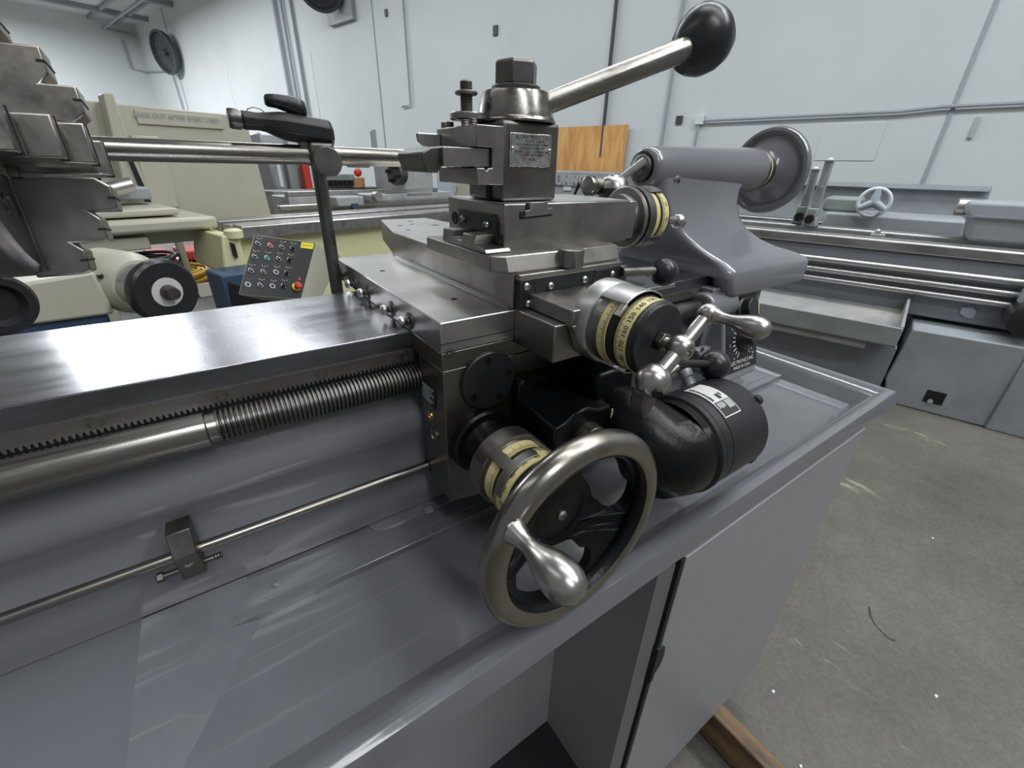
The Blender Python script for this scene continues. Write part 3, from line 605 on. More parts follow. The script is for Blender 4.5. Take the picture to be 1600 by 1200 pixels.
for (x, y, r) in ((0.315, 0.675, 0.007), (0.300, 0.742, 0.005), (0.262, 0.69, 0.0045), (0.255, 0.64, 0.004), (0.243, 0.49, 0.004), (0.285, 0.70, .0035)):
    B().rev((x, y, 0.0631), (0, 0, 1), [(0, r), (0.0004, r), (0.0004, r * 0.7), (0.0003, r * .65), (0.0003, 0)], 24).out('screw_plug', 'steel_dark', cs)
B().rev((0.285, 0.56, 0.0632), (0, 0, 1), [(0, 0.050), (0.0003, 0.050), (0.0003, 0.0492), (0.00015, 0.0492), (0.00015, 0)], 64).out('swivel_mark', 'steel_top', cs)
# lugs of the saddle that carry the feed screw (parts of the carriage)
b = B(); b.box(0.2275, 0.350, 0.2630, 0.3232, -0.004, 0.0305); b.out('screw_bracket', 'steel', car, bev=0.0012)
b = B(); b.hexa([(0.2385, 0.254, 0.0310), (0.345, 0.254, 0.0310), (0.345, 0.3158, 0.0310), (0.2385, 0.3158, 0.0310)], [(0.2385, 0.254, 0.0445), (0.345, 0.254, 0.0445), (0.345, 0.3158, 0.0445), (0.2385, 0.3158, 0.0445)])
b.prism([(0.2385, 0.0312), (0.250, 0.012), (0.335, 0.012), (0.345, 0.0312)], 'y', 0.2535, 0.2630); b.out('dovetail_block', 'steel', car, bev=0.001)
b = B(); b.box(0.361, 0.372, 0.3170, 0.34, 0.030, 0.058); b.out('side_block', 'steel_dark', car, bev=0.001)

# ================================================================== compound rest
cr_ = thing('compound_rest', 'steel compound rest block with stepped dovetail, carrying the tool post', 'compound rest', (0.30, 0.40, 0.064))
b = B()
pts = [(0.2075, 0.334), (0.2195, 0.3215), (0.362, 0.3215), (0.364, 0.36), (0.364, 0.47), (0.2075, 0.47)]
b.hexa([(x, y, 0.0640) for x, y in pts], [(x, y + (0.006 if y < .33 else 0), 0.0785) for x, y in pts])
b.out('swivel_base', 'steel', cr_, bev=0.0012)
b = B()
b.prism([(0.336, 0.079), (0.470, 0.079), (0.470, 0.094), (0.460, 0.094), (0.452, 0.105), (0.412, 0.105)], 'x', 0.2078, 0.2085)
b.bm.clear()
b.prism([(0.342, 0.079), (0.430, 0.079), (0.426, 0.0925), (0.406, 0.0925), (0.406, 0.0850), (0.388, 0.0850), (0.384, 0.0925), (0.360, 0.0925), (0.366, 0.0845), (0.345, 0.0820)], 'x', 0.2078, 0.236)
b.out('dovetail_way', 'steel', cr_, bev=0.0008)
b = B()
pr = []
b.prism([(0.3500, 0.0765), (0.3500, 0.1195), (0.4620, 0.1195), (0.4620, 0.0765)], 'x', 0.2325, 0.400)
slide = b.out('top_slide', 'steel', cr_, bev=0.0012)
B().box(0.2335, 0.399, 0.3515, 0.4605, 0.1190, 0.1199).out('slide_top', 'steel_top', cr_)
B().prism([(0.360, 0.0855), (0.360, 0.104), (0.3655, 0.1095), (0.434, 0.1095), (0.434, 0.092), (0.425, 0.0855)], 'x', 0.2300, 0.2328).out('gib_cover', 'black_satin', cr_, bev=0.0004)
for y, z in ((0.4235, 0.1005), (0.377, 0.0995)): screw(cr_, (0.2300, y, z), (-1, 0, 0), 0.0035, 0.0030)
B().rev((0.2326, 0.447, 0.099), (-1, 0, 0), [(0, 0.0065), (0.001, 0.006), (0.001, 0.0035), (0.0002, 0)], 24).out('side_hole', 'hole', cr_)
b = B(); b.prism([(0.2500, 0.1065), (0.2500, 0.1125), (0.2565, 0.1125), (0.2565, 0.1200), (0.2590, 0.1200), (0.2590, 0.1085), (0.2540, 0.1085), (0.2540, 0.1065)], 'y', 0.3490, 0.3502)
b.prism([(0.2505, 0.1060), (0.2505, 0.1072), (0.288, 0.1090), (0.288, 0.1078)], 'y', 0.3490, 0.3502)
b.out('slot_gap', 'hole', cr_)
B().prism([(0.2545, 0.1085), (0.2880, 0.1100), (0.2880, 0.1150), (0.2815, 0.1148), (0.2810, 0.1208), (0.2600, 0.1205), (0.2600, 0.1140), (0.2550, 0.1135)], 'y', 0.3478, 0.3503).out('t_bolt_end', 'steel', cr_, bev=0.0005)
B().box(0.400, 0.4135, 0.3520, 0.4560, 0.0785, 0.1185).out('end_plate', 'steel', cr_, bev=0.0010)
b = B(); b.rev((0.2925, 0.3215, 0.0640), (0, 0, 1), [(0, 0.0125), (0.0160, 0.0125), (0.0165, 0.0115), (0.0165, 0)], 40); b.out('swivel_stop', 'steel', cr_)
# feed dial of the compound (axis along x)
QC = (0.381, 0.0975)
def rx(prof, name, mat, parent, cap=True): return B().rev((0, QC[0], QC[1]), (1, 0, 0), prof, 64, cap=cap).out(name, mat, parent)
cdl = thing('compound_feed_dial', 'smaller dark dial with two ivory rings on the right end of the compound rest', 'dial', (0.4135, QC[0], QC[1]))
rx([(0.4137, 0), (0.4137, 0.026), (0.424, 0.027), (0.4245, 0.0335), (0.4265, 0.0352), (0.428, 0.0352), (0.4283, 0)], 'dial_collar', 'steel', cdl)
rx([(0.4283, 0.030), (0.4283, 0.0338), (0.4325, 0.0338), (0.4325, 0.030)], 'groove', 'hole', cdl, False)
rx([(0.4325, 0.028), (0.4325, 0.0352), (0.4450, 0.0345), (0.4450, 0.028)], 'ring_body', 'steel_dark', cdl, False)
rx([(0.4450, 0.028), (0.4450, 0.0328), (0.4540, 0.0324), (0.4540, 0.028)], 'vernier_ring', 'ivory', cdl, False)
rx([(0.4540, 0.028), (0.4540, 0.0318), (0.4580, 0.0318), (0.4580, 0.028)], 'groove', 'hole', cdl, False)
o = rx([(0.4580, 0.0), (0.4580, 0.0330), (0.4700, 0.0322), (0.4700, 0.0)], 'number_ring', 'ivory', cdl)
b = B(); ticks(b, 'x', QC, 0.4585, 0.4610, 0.0332, 0, 360, 160, 0.0002, 5, 0.4630); b.out('graduations', 'ink', o, keepn=True)
for k in range(12):
    a = 90 + k * 30
    B().text(str(10 * k + 10), lambda p, a=a: (0.4655 - p.y, QC[0] + 0.0331 * cos(radians(a) + p.x / 0.033), QC[1] + 0.0331 * sin(radians(a) + p.x / 0.033)), 0.005).out('number', 'ink', o, keepn=True)
rx([(0.4700, 0), (0.4700, 0.0325), (0.4735, 0.0315), (0.4745, 0.029), (0.4745, 0)], 'clamp_disc', 'black_satin', cdl)
for a_ in ((62, 122), (215, 300)): arcband(B(), 'x', QC, 0.445, 0.468, 0.0330, 0.0350, a_[0], a_[1], 16).out('cage_bar', 'steel_dark', cdl, bev=.0004)
b = B(); b.cyl((0.474, QC[0], QC[1] - .004), (0.525, QC[0], QC[1] - 0.007), 0.0048, seg=24); b.sph((0.5345, QC[0] - 0.0005, QC[1] - 0.0088), 0.0098, 36); o = b.out('ball_handle', 'polished', cdl)
B().rev((0.5400, QC[0] - 0.0070, QC[1] - 0.0125), (0.55, -0.75, -0.4), [(-0.002, 0.0040), (0.0004, 0.0039), (0.0004, 0)], 20).out('ball_hole', 'hole', o)
# clamp lever hub behind the slide
lk = thing('quill_clamp_lever', 'shiny domed clamp hub with short lever, behind the compound rest', 'clamp lever', (0.517, 0.49, 0.10))
B().cyl((0.517, 0.49, 0.064), (0.517, 0.49, 0.117), 0.020, seg=32).out('post', 'steel_dark', lk)
B().rev((0.517, 0.49, 0.1165), (0, 0, 1), [(0, 0.0225), (0.001, 0.0235), (0.008, 0.0235), (0.009, 0.0228)], 48).out('base_ring', 'plastic', lk)
B().rev((0.517, 0.49, 0.1255), (0, 0, 1), [(0, 0.0225), (0.008, 0.0205), (0.0125, 0.0165), (0.0150, 0.0125), (0.0152, 0.0085), (0.0170, 0.0070), (0.0178, 0)], 48).out('hub', 'polished', lk)
B().cyl((0.527, 0.49, 0.136), (0.560, 0.475, 0.161), 0.0040, 0.0062, 20).out('lever', 'bright', lk)
o = B().rev((0.474, 0.50, 0.1275), (1, 0, 0), [(0, 0.0105), (0.001, 0.0130), (0.003, 0.0132), (0.0035, 0.0122), (0.009, 0.0122), (0.0095, 0.0134), (0.012, 0.0134), (0.0125, 0.0120), (0.037, 0.0120)], 40).out('side_collar', 'rod', lk)

# ================================================================== quick change tool post
tp = thing('tool_post', 'square dark steel tool post with big hex nut, worn nameplate and long ball lever', 'tool post', (0.2725, 0.3975, 0.120))
b = B(); b.box(0.2400, 0.3055, 0.3655, 0.4290, 0.1202, 0.1868); b.out('post_body', 'steel_dark', tp, bev=0.0035, seg=3)
b = B(); b.box(0.2380, 0.2405, 0.385, 0.391, 0.121, 0.135); b.out('dovetail_slot', 'hole', tp)
TX, TY = 0.2755, 0.3975
B().rev((TX, TY, 0), (0, 0, 1), [(0.1869, 0), (0.1869, 0.0385), (0.1885, 0.0388), (0.1905, 0.0378), (0.1912, 0.0368), (0.2090, 0.0325), (0.2115, 0.0312), (0.2125, 0.0290), (0.2125, 0)], 64).out('clamp_cone', 'rod', tp)
B().rev((TX, TY, 0.2125), (0, 0, 1), [(0, 0.0225), (0.001, 0.023), (0.0035, 0.023), (0.0045, 0.0215), (0.0045, 0)], 48).out('washer', 'steel_dark', tp)
b = B(); b.rev((TX, TY, 0.217), (0, 0, 1), [(0, 0.0205), (0.017, 0.0205), (0.0195, 0.0175), (0.0198, 0)], 6); b.out('hex_nut', 'steel_dark', tp, bev=0.0012)
b = B()
p0, p1 = Vector((0.292, 0.386, 0.2005)), Vector((0.487, 0.380, 0.2685))
b.rev(p0, p1 - p0, [(0, 0.0088), (0.003, 0.0093), (0.206, 0.0122)], 40)
lev = b.out('clamp_lever', 'rod', tp)
dv = (Vector((0.520, 0.38, 0.2835)) - p1).normalized()
dv = Vector((0.70, -0.10, 0.62)).normalized()
ktop = Vector((0.5205, 0.380, 0.2835))
B().rev(ktop - dv * 0.0, dv, [(-0.040, 0.012), (-0.034, 0.0190), (-0.024, 0.0270), (-0.010, 0.0322), (0.002, 0.0330), (0.012, 0.0302), (0.021, 0.0225), (0.0255, 0.0125), (0.0268, 0)], 48).out('lever_knob', M['plastic'], lev)
np_ = B()
rng = random.Random(3); pts = []
for i in range(14): pts.append((0.2480 + 0.0465 * i / 13, 0.1772 + rng.uniform(-.0002, .0002) + 0.0000))
for i in range(1, 9): pts.append((0.2950 + rng.uniform(-.0003, .0003), 0.1770 - 0.0265 * i / 9))
for i in range(14): pts.append((0.2945 - 0.0475 * i / 13, 0.1500 + rng.uniform(-.0006, .0006)))
for i in range(1, 9): pts.append((0.2472 + rng.uniform(-.0003, .0003), 0.1505 + 0.026 * i / 9))
np_.prism(pts, 'y', 0.3643, 0.3656)
npm = M['nameplate'] = steel('worn_nameplate', (0.62, 0.61, 0.58), 0.3, 0.2, 120, None, 0.5, 300, (1, 1, 1), dark=(0.42, 0.26, 0.26))
npo = np_.out('nameplate', 'nameplate', tp, bev=0.0003)
b = B(); fx0, fx1, fz0, fz1 = 0.2490, 0.2940, 0.1515, 0.1762
for (a_, c_, d_, e_) in ((fx0, fx1, fz1 - .0006, fz1), (fx0, fx1, fz0, fz0 + .0006), (fx0, fx0 + .0006, fz0, fz1), (fx1 - .0006, fx1, fz0, fz1)): b.box(a_, c_, 0.3639, 0.3645, d_, e_)
b.out('plate_border', 'bright', npo)
for s, z, sz in (('ALORIS TOOL CO.', 0.1738, 0.0046), ('U.S. PATENTS 2838970', 0.1708, 0.0030), ('CANADIAN PATENT 579957', 0.1681, 0.0030), ('MANUFACTURED BY', 0.1653, 0.0030), ('ALORIS TOOL COMPANY INC', 0.1624, 0.0030), ('CLIFTON, NEW JERSEY', 0.1598, 0.0030), ('AXA', 0.1562, 0.0040)):
    B().text(s, lambda p, z=z: (0.2722 + p.x, 0.3641, z + p.y), sz).out('plate_text', 'ink', npo, keepn=True)
for x, z in ((0.2502, 0.1645), (0.2930, 0.1640)): screw(npo, (x, 0.3642, z), (0, -1, 0), 0.0018, 0.0012, 'bright', 'rivet')

# tool holder: C-shaped block on the left side of the post
th = thing('tool_holder', 'grey slotted steel tool holder hung on the left side of the tool post', 'tool holder', (0.227, 0.40, 0.135))
b = B()
b.prism([(0.2115, 0.1348), (0.2395, 0.1348), (0.2395, 0.1812), (0.2115, 0.1812), (0.2115, 0.1645), (0.2275, 0.1645), (0.2275, 0.1485), (0.2235, 0.1485), (0.2215, 0.1462), (0.2195, 0.1485), (0.2115, 0.1485)], 'y', 0.3620, 0.4380)
b.out('holder_block', 'steel', th, bev=0.0008)
for (y, s_) in ((0.432, 1), (0.4215, 1), (0.392, 1), (0.378, 1)):
    b = B(); b.rev((0.2175, y, 0.1808), (0, 0, 1), [(0, 0.0034), (0.001, 0.0038), (0.002, 0.0034), (0.003, 0.0038), (0.004, 0.0034), (0.005, 0.0038), (0.0056, 0.0030), (0.0056, 0.0018), (0.003, 0.0016), (0.003, 0)], 20)
    b.out('set_screw', 'steel_dark', th)
b = B(); pr = [(0.0, 0.0048)]; t = 0.006
while t < 0.036: pr += [(t, 0.0050), (t + 0.0007, 0.0058), (t + 0.0014, 0.0050)]; t += 0.0015
pr += [(t, 0.005), (t + 0.001, 0.003), (t + 0.001, 0)]
b.rev((0.2265, 0.405, 0.181), (0, 0, 1), pr, 28); b.out('height_stud', 'steel_dark', th)
b = B(); rows = []
b.rev((0.2265, 0.405, 0.1868), (0, 0, 1), [(0, 0.0140), (0.001, 0.0155), (0.0052, 0.0155), (0.0064, 0.0138), (0.0064, 0)], 90); b.out('knurled_nut', 'steel', th)
B().rev((0.2265, 0.405, 0.2065), (0, 0, 1), [(0, 0.0092), (0.0008, 0.0102), (0.0022, 0.0102), (0.0032, 0.0088), (0.0032, 0)], 40).out('lock_nut', 'steel_dark', th)
# indexable turning tool lying in the slot
tt = thing('turning_tool', 'dark turning tool clamped in the tool holder slot, pointing left', 'cutting tool', (0.19, 0.39, 0.149))
b = B(); b.hexa([(0.1690, 0.3665, 0.1425), (0.2110, 0.3665, 0.1487), (0.2110, 0.4000, 0.1487), (0.1690, 0.4000, 0.1425)], [(0.1700, 0.3760, 0.1615), (0.1790, 0.3665, 0.1632), (0.2110, 0.4000, 0.1640), (0.1715, 0.4060, 0.1620)])
b.bm.clear()
b.prism([(0.1680, 0.1600), (0.1655, 0.1590), (0.1650, 0.1550), (0.1690, 0.1440), (0.1790, 0.1438), (0.1830, 0.1490), (0.2272, 0.1490), (0.2272, 0.1642), (0.1850, 0.1642), (0.1740, 0.1630)], 'y', 0.3720, 0.4260)
b.out('tool_shank', 'steel_dark', tt, bev=0.001)
B().prism([(0.1815, 0.1492), (0.2270, 0.1492), (0.2270, 0.1640), (0.1815, 0.1635)], 'y', 0.3660, 0.3719).out('side_pad', 'steel', tt, bev=0.0006)
# second holder part behind: pale rounded stop
o = B().prism([(0.188, 0.1745), (0.189, 0.1695), (0.194, 0.1655), (0.2115, 0.1648), (0.2115, 0.1765), (0.188, 0.1765)], 'y', 0.4300, 0.4350).out('stop_pad', 'bright', th, bev=0.001)

# ================================================================== tailstock
ts = thing('tailstock', 'glossy grey tailstock with long barrel and dished handwheel, right end of the bed', 'tailstock', (0.77, 0.486, 0.0))
def rrect(x0, x1, y0, y1, z, r, n=6):
    out = []
    for cx, cy, a in ((x1 - r, y1 - r, 0), (x0 + r, y1 - r, 90), (x0 + r, y0 + r, 180), (x1 - r, y0 + r, 270)):
        for k in range(n + 1):
            t = radians(a + 90 * k / n); out.append((cx + r * cos(t), cy + r * sin(t), z))
    return out
secs = [(0.674, 0.915, 0.3575, 0.394, -0.029, 0.012), (0.668, 0.920, 0.3560, 0.394, -0.024, 0.014), (0.656, 0.925, 0.3560, 0.394, -0.0010, 0.018), (0.656, 0.925, 0.3565, 0.60, 0.0006, 0.018), (0.656, 0.925, 0.3565, 0.60, 0.006, 0.018), (0.657, 0.921, 0.359, 0.60, 0.0125, 0.022), (0.655, 0.900, 0.372, 0.595, 0.021, 0.024),
        (0.647, 0.868, 0.392, 0.58, 0.030, 0.022), (0.635, 0.842, 0.412, 0.565, 0.042, 0.020), (0.619, 0.822, 0.430, 0.55, 0.058, 0.020), (0.603, 0.812, 0.444, 0.535, 0.078, 0.020),
        (0.592, 0.808, 0.452, 0.525, 0.100, 0.020), (0.587, 0.812, 0.456, 0.518, 0.120, 0.020), (0.585, 0.83, 0.458, 0.514, 0.140, 0.020)]
B().grid([rrect(*s) for s in secs], True, True).out('tailstock_body', 'grey', ts, sharp=60)
b = B(); rows = []
AX = (0.486, 0.1525)
B().rev((0, AX[0], AX[1]), (1, 0, 0), [(0.5735, 0), (0.5735, 0.0200), (0.5712, 0.0205), (0.5700, 0.0225), (0.5715, 0.0252), (0.5770, 0.0282), (0.5850, 0.0292), (0.72, 0.0330), (0.860, 0.0372), (0.866, 0.0375), (0.868, 0.0362), (0.868, 0)], 72).out('barrel', 'grey', ts)
B().rev((0, AX[0], AX[1]), (1, 0, 0), [(0.5600, 0), (0.5602, 0.0080), (0.5620, 0.0140), (0.566, 0.0180), (0.5745, 0.0190)], 48).out('quill', 'steel_dark', ts)
B().rev((0.62, 0.4590, 0.1345), (-0.1, -0.86, -0.5), [(-0.01, 0.0085), (0.0015, 0.0085), (0.0025, 0.007), (0.0025, 0.005), (0.001, 0.0048), (0.001, 0)], 28).out('oil_cup', 'grey', ts)
B().rev((0, AX[0], AX[1]), (1, 0, 0), [(0.868, 0), (0.868, 0.0340), (0.872, 0.0345), (0.874, 0.0355), (0.878, 0.0355), (0.879, 0.033), (0.894, 0.032), (0.896, 0.030), (0.905, 0.0295), (0.905, 0)], 64).out('dial_collar', 'steel_dark', ts)
B().rev((0, AX[0], AX[1]), (1, 0, 0), [(0.8795, 0.0325), (0.8795, 0.0337), (0.8850, 0.0337), (0.8850, 0.0325)], 64, cap=False).out('scale_ring', 'ivory', ts)
B().rev((0, AX[0], AX[1]), (1, 0, 0), [(0.900, 0), (0.900, 0.026), (0.906, 0.0275), (0.914, 0.036), (0.924, 0.052), (0.929, 0.0590), (0.926, 0.0630), (0.9235, 0.0675), (0.925, 0.0725), (0.931, 0.0755), (0.938, 0.0745), (0.942, 0.0705), (0.941, 0.066), (0.936, 0.060), (0.930, 0.05), (0.925, 0.03), (0.93, 0.012), (0.93, 0)], 80).out('tail_handwheel', 'grey', ts)

# ================================================================== chuck (axis along x at y 0.486, z 0.1525)
ck = thing('lathe_chuck', 'big oily steel chuck with stepped jaws, cut by the left frame edge', 'chuck', (-0.13, AX[0], AX[1]))
B().rev((0, AX[0], AX[1]), (1, 0, 0), [(-0.40, 0), (-0.40, 0.078), (-0.27, 0.078), (-0.268, 0.0835), (-0.266, 0.0845), (-0.110, 0.0845), (-0.104, 0.0830), (-0.1010, 0.080), (-0.1010, 0.020), (-0.15, 0.018), (-0.15, 0)], 96).out('chuck_body', 'chuck', ck)
def jaw(ang):
    a = radians(ang); Rm = Matrix.Translation((0, AX[0], AX[1])) @ Matrix.Rotation(a, 4, 'X')          # local y = radial
    b = B(Rm)
    st = [(0.018, -0.108), (0.018, -0.056), (0.024, -0.048), (0.0410, -0.048), (0.0410, -0.066), (0.047, -0.060), (0.0630, -0.060), (0.0630, -0.082), (0.069, -0.076), (0.0840, -0.077), (0.0860, -0.082), (0.0860, -0.108)]
    w_ = 0.0125
    b.hexa([(x, r, -w_) for r, x in st], [(x, r, w_) for r, x in st])
    o = b.out('jaw', 'jaw', ck, bev=0.0012)
    b = B(Rm); b.box(-0.1030, -0.0995, 0.018, 0.0815, -0.019, 0.019); b.out('jaw_guide', 'chuck', ck, bev=0.0006)
    for (r0, x0) in ((0.0315, -0.0483), (0.0535, -0.0603), (0.075, -0.0768)):
        b = B(Rm); b.box(x0 - 0.004, x0 + 0.0008, r0, r0 + 0.0014, -0.0129, 0.0129); b.out('jaw_groove', 'hole', o)
for ang in (172, 82, 262, 352): jaw(ang)
for a in (217, 127, 307):
    r = 0.052; B().rev((-0.1011, AX[0] + r * cos(radians(a)), AX[1] + r * sin(radians(a))), (1, 0, 0), [(0, 0.0075), (0.0012, 0.0075), (0.0012, 0.0050), (0.0003, 0.0048), (0.0003, 0)], 28).out('chuck_bolt', 'steel_dark', ck)
for a in (207,): 
    B().rev((-0.128, AX[0] + 0.0845 * cos(radians(a)), AX[1] + 0.0845 * sin(radians(a))), (0, cos(radians(a)), sin(radians(a))), [(-.002, 0.009), (0.0006, 0.0088), (0.0006, 0.006), (0.0002, 0)], 20).out('key_socket', 'hole', ck)

# ================================================================== rod stand behind the bed
rs = thing('guard_rod_stand', 'upright pole and level steel bar behind the bed, from chuck to tool post', 'rod stand', (0.134, 0.612, -0.4))
B().cyl((-0.10, 0.600, 0.1570), (0.262, 0.600, 0.1570), 0.0103, seg=32).out('level_bar', 'rod', rs)
B().cyl((0.1330, 0.622, -0.40), (0.1385, 0.622, 0.165), 0.0080, seg=28).out('upright_pole', 'steel_dark', rs)
b = B(); b.box(0.124, 0.152, 0.586, 0.634, 0.146, 0.171); b.out('clamp_block', 'steel_dark', rs, bev=0.004)
B().rev((0.1405, 0.588, 0.1505), (0, -1, 0), [(0, 0.0160), (0.008, 0.0160), (0.0095, 0.0148), (0.0095, 0)], 48).out('clamp_knob', 'steel_dark', rs)
lampt = thing('clamp_head', 'black tapered clamp head with wing knob, above the level steel bar', 'clamp', (0.12, 0.60, 0.17))
rows = []
for x, r, zc in ((0.063, 0.0075, 0.1882), (0.066, 0.0095, 0.1880), (0.080, 0.0090, 0.1875), (0.086, 0.0100, 0.1872), (0.100, 0.0138, 0.1850), (0.108, 0.0150, 0.1840), (0.150, 0.0150, 0.1795), (0.1535, 0.0130, 0.1790), (0.1545, 0.0105, 0.1790)):
    rows.append([(x, 0.600 + r * cos(2 * pi * k / 8 + pi / 8) * 1.15, zc + r * sin(2 * pi * k / 8 + pi / 8)) for k in range(8)])
B().grid(rows, True, True).out('head_body', 'black_satin', lampt, bev=0.0015, sharp=20)
B().rev((0.052, 0.600, 0.189), (1, 0, -0.05), [(0, 0.0085), (0.002, 0.0095), (0.010, 0.0098), (0.012, 0.0085), (0.016, 0.0085)], 28).out('head_cap', 'steel_dark', lampt)
B().cyl((0.1235, 0.600, 0.191), (0.1225, 0.600, 0.201), 0.0045, seg=20).out('knob_stem', 'black_satin', lampt)
b = B(); rows = []
for x, h, wd, zc in ((0.0900, 0.0040, 0.004, 0.2075), (0.0920, 0.0058, 0.0065, 0.2078), (0.100, 0.0068, 0.0080, 0.2078), (0.112, 0.0084, 0.0088, 0.2060), (0.120, 0.0098, 0.0090, 0.2040), (0.126, 0.0100, 0.0086, 0.2025), (0.1295, 0.0080, 0.006, 0.2015), (0.1305, 0.004, 0.003, 0.2010)):
    rows.append([(x, 0.600 + wd * cos(2 * pi * k / 20), zc + h * sin(2 * pi * k / 20)) for k in range(20)])
b.grid(rows, True, True).out('wing_knob', 'black_satin', lampt, sharp=60)
b = B(); b.tube([(0.070, 0.600, 0.195), (0.072, 0.600, 0.1985), (0.078, 0.600, 0.2005), (0.085, 0.600, 0.199), (0.089, 0.600, 0.195)], 0.0005, 8); b.out('wire_clip', 'steel_dark', lampt)
b = B(); b.box(0.116, 0.150, 0.592, 0.608, 0.160, 0.172); b.out('head_foot', 'steel_dark', lampt, bev=0.002)

# ================================================================== the room (n: towards the far wall, t: to the left)
def R(): return B(RB)
CEIL = 4.88
struct(R().box(-4.5, 7.3, -6.0, 26.0, FLOOR - 0.1, FLOOR).out('floor', 'floor'))
struct(R().box(7.0, 7.25, -6.0, 26.0, FLOOR, CEIL + .3).out('wall_right', 'wall'))
struct(R().box(-4.5, 7.0, 25.7, 25.95, FLOOR, CEIL + .3).out('wall_left', 'wall'))
struct(R().box(-4.5, 7.3, -6.0, 26.0, CEIL, CEIL + 0.2).out('ceiling', 'ceiling'))
for k, t in enumerate((23.9, 21.0, 15.0, 9.0, 3.0)):
    struct(R().box(-4.5, 6.98, t - .12, t + .12, CEIL - 0.14, CEIL).out('trim_%d' % (k + 1), 'beam'))
for k, n in enumerate((5.6, 6.4)):
    struct(R().box(n - .05, n + .05, 9, 25.6, CEIL - 0.10, CEIL - .02).out('trim_%d' % (k + 6), 'beam'))
# panel joints of the tilt-up wall
for k, (t, wd) in enumerate(((22.12, .05), (9.75, .025), (-0.125, .035))):
    struct(R().box(6.985, 7.002, t - wd / 2, t + wd / 2, FLOOR, CEIL).out('trim_%d' % (k + 8), 'conduit'))
def wpanel(k, t0, t1, z0, z1): struct(R().box(6.992, 7.001, t0, t1, z0, z1).out('trim_%d' % k, 'wall', bev=0.004))
wpanel(12, 0.385, 0.985, 0.295, 0.685); wpanel(13, 17.75, 21.6, -0.5, 2.72); wpanel(14, 12.49, 12.64, 0.3, 2.64)
# conduits on the walls
def pipe(name, pts, r, label, mat='conduit'):
    o = R().tube(pts, r, 10).out(name, mat); return tag(o, label, 'pipe')
pipe('conduit', [(6.95, 13.0, 4.7), (6.95, 13.0, 1.2), (6.95, 13.0, -0.6)], 0.035, 'dark upright conduit on the white wall, directly left of the upper fan', 'conduit')
pipe('conduit', [(6.96, 8.67, 4.7), (6.96, 8.67, 1.28), (6.96, 8.95, 1.26)], 0.018, 'thin upright conduit ending above the tool post stud on the white wall')
pipe('conduit', [(6.95, 3.94, 4.7), (6.95, 3.94, 0.32)], 0.026, 'dark upright pipe on the white wall running down over the plywood board', 'fan')
pipe('conduit', [(6.96, 2.96, 4.7), (6.96, 2.96, 0.2), (6.96, 2.96, -0.9)], 0.022, 'upright conduit on the white wall behind the black lever knob')
pipe('conduit', [(6.96, 2.46, 0.74), (6.96, 2.50, -0.9)], 0.016, 'short upright conduit dropping from the white junction box')
pipe('conduit', [(6.95, 2.40, 0.765), (6.95, 0.30, 0.775), (6.95, -0.02, 0.80), (6.95, -3.5, 0.815)], 0.017, 'long level conduit running right from the white junction box')
pipe('conduit', [(6.93, 13.8, 4.8), (6.93, 13.8, 1.4)], 0.05, 'left one of two pale pipes on the white wall above the clamp head', 'locker')
pipe('conduit', [(6.93, 13.44, 4.8), (6.93, 13.44, 1.4)], 0.04, 'right one of two pale pipes on the white wall above the clamp head', 'locker')
o = R().box(6.93, 6.999, 2.40, 2.52, 0.72, 0.83).out('junction_box', 'white', bev=0.005); tag(o, 'small white junction box on the wall left of the long level conduit', 'junction box')
pipe('conduit', [(6.9, 25.6, 4.5), (5.95, 25.6, 4.58), (5.95, 24.0, 4.60), (5.95, 9.0, 4.62)], 0.05, 'grey pipe running under the ceiling from the left corner')
pipe('conduit', [(6.45, 25.62, 4.35), (6.45, 25.62, 3.38), (7.0 - .06, 25.62, 3.33), (6.94, 22.6, 3.1), (6.94, 22.45, 1.2)], 0.03, 'bent dark conduit on the far left wall beside the hanging fan')
# wall marks: sockets and patches
for (t, z, w_, h_, lab) in ((6.26, 2.24, .10, .14, 'small dark socket high on the white wall above the tool post nut'), (2.76, 0.79, .09, .10, 'small grey socket on the white wall left of the junction box'),
                            (9.27, 2.91, .08, .12, 'tiny dark bracket high on the white wall right of the upper fan')):
    tag(R().box(6.97, 7.0, t - w_ / 2, t + w_ / 2, z - h_ / 2, z + h_ / 2).out('wall_socket', 'fan', bev=.005), lab, 'socket')
b = R(); b.hexa([(6.97, -0.34, 0.71), (6.97, -0.37, 0.7), (6.97, -0.37, 0.51), (6.97, -0.33, 0.51)],
        [(6.999, -0.34, 0.71), (6.999, -0.37, 0.7), (6.999, -0.37, 0.51), (6.999, -0.33, 0.51)])
tag(b.out('wall_bracket', 'galv', bev=.004), 'silver strip bracket on the white wall at far right below the conduit', 'bracket')
# plywood board
ply = R().box(6.93, 6.95 - .002, 3.51, 4.80, -0.30, 0.755).out('plywood_board', 'plywood', bev=0.003)
tag(ply, 'orange plywood board fixed to the white wall behind the tool post', 'board')
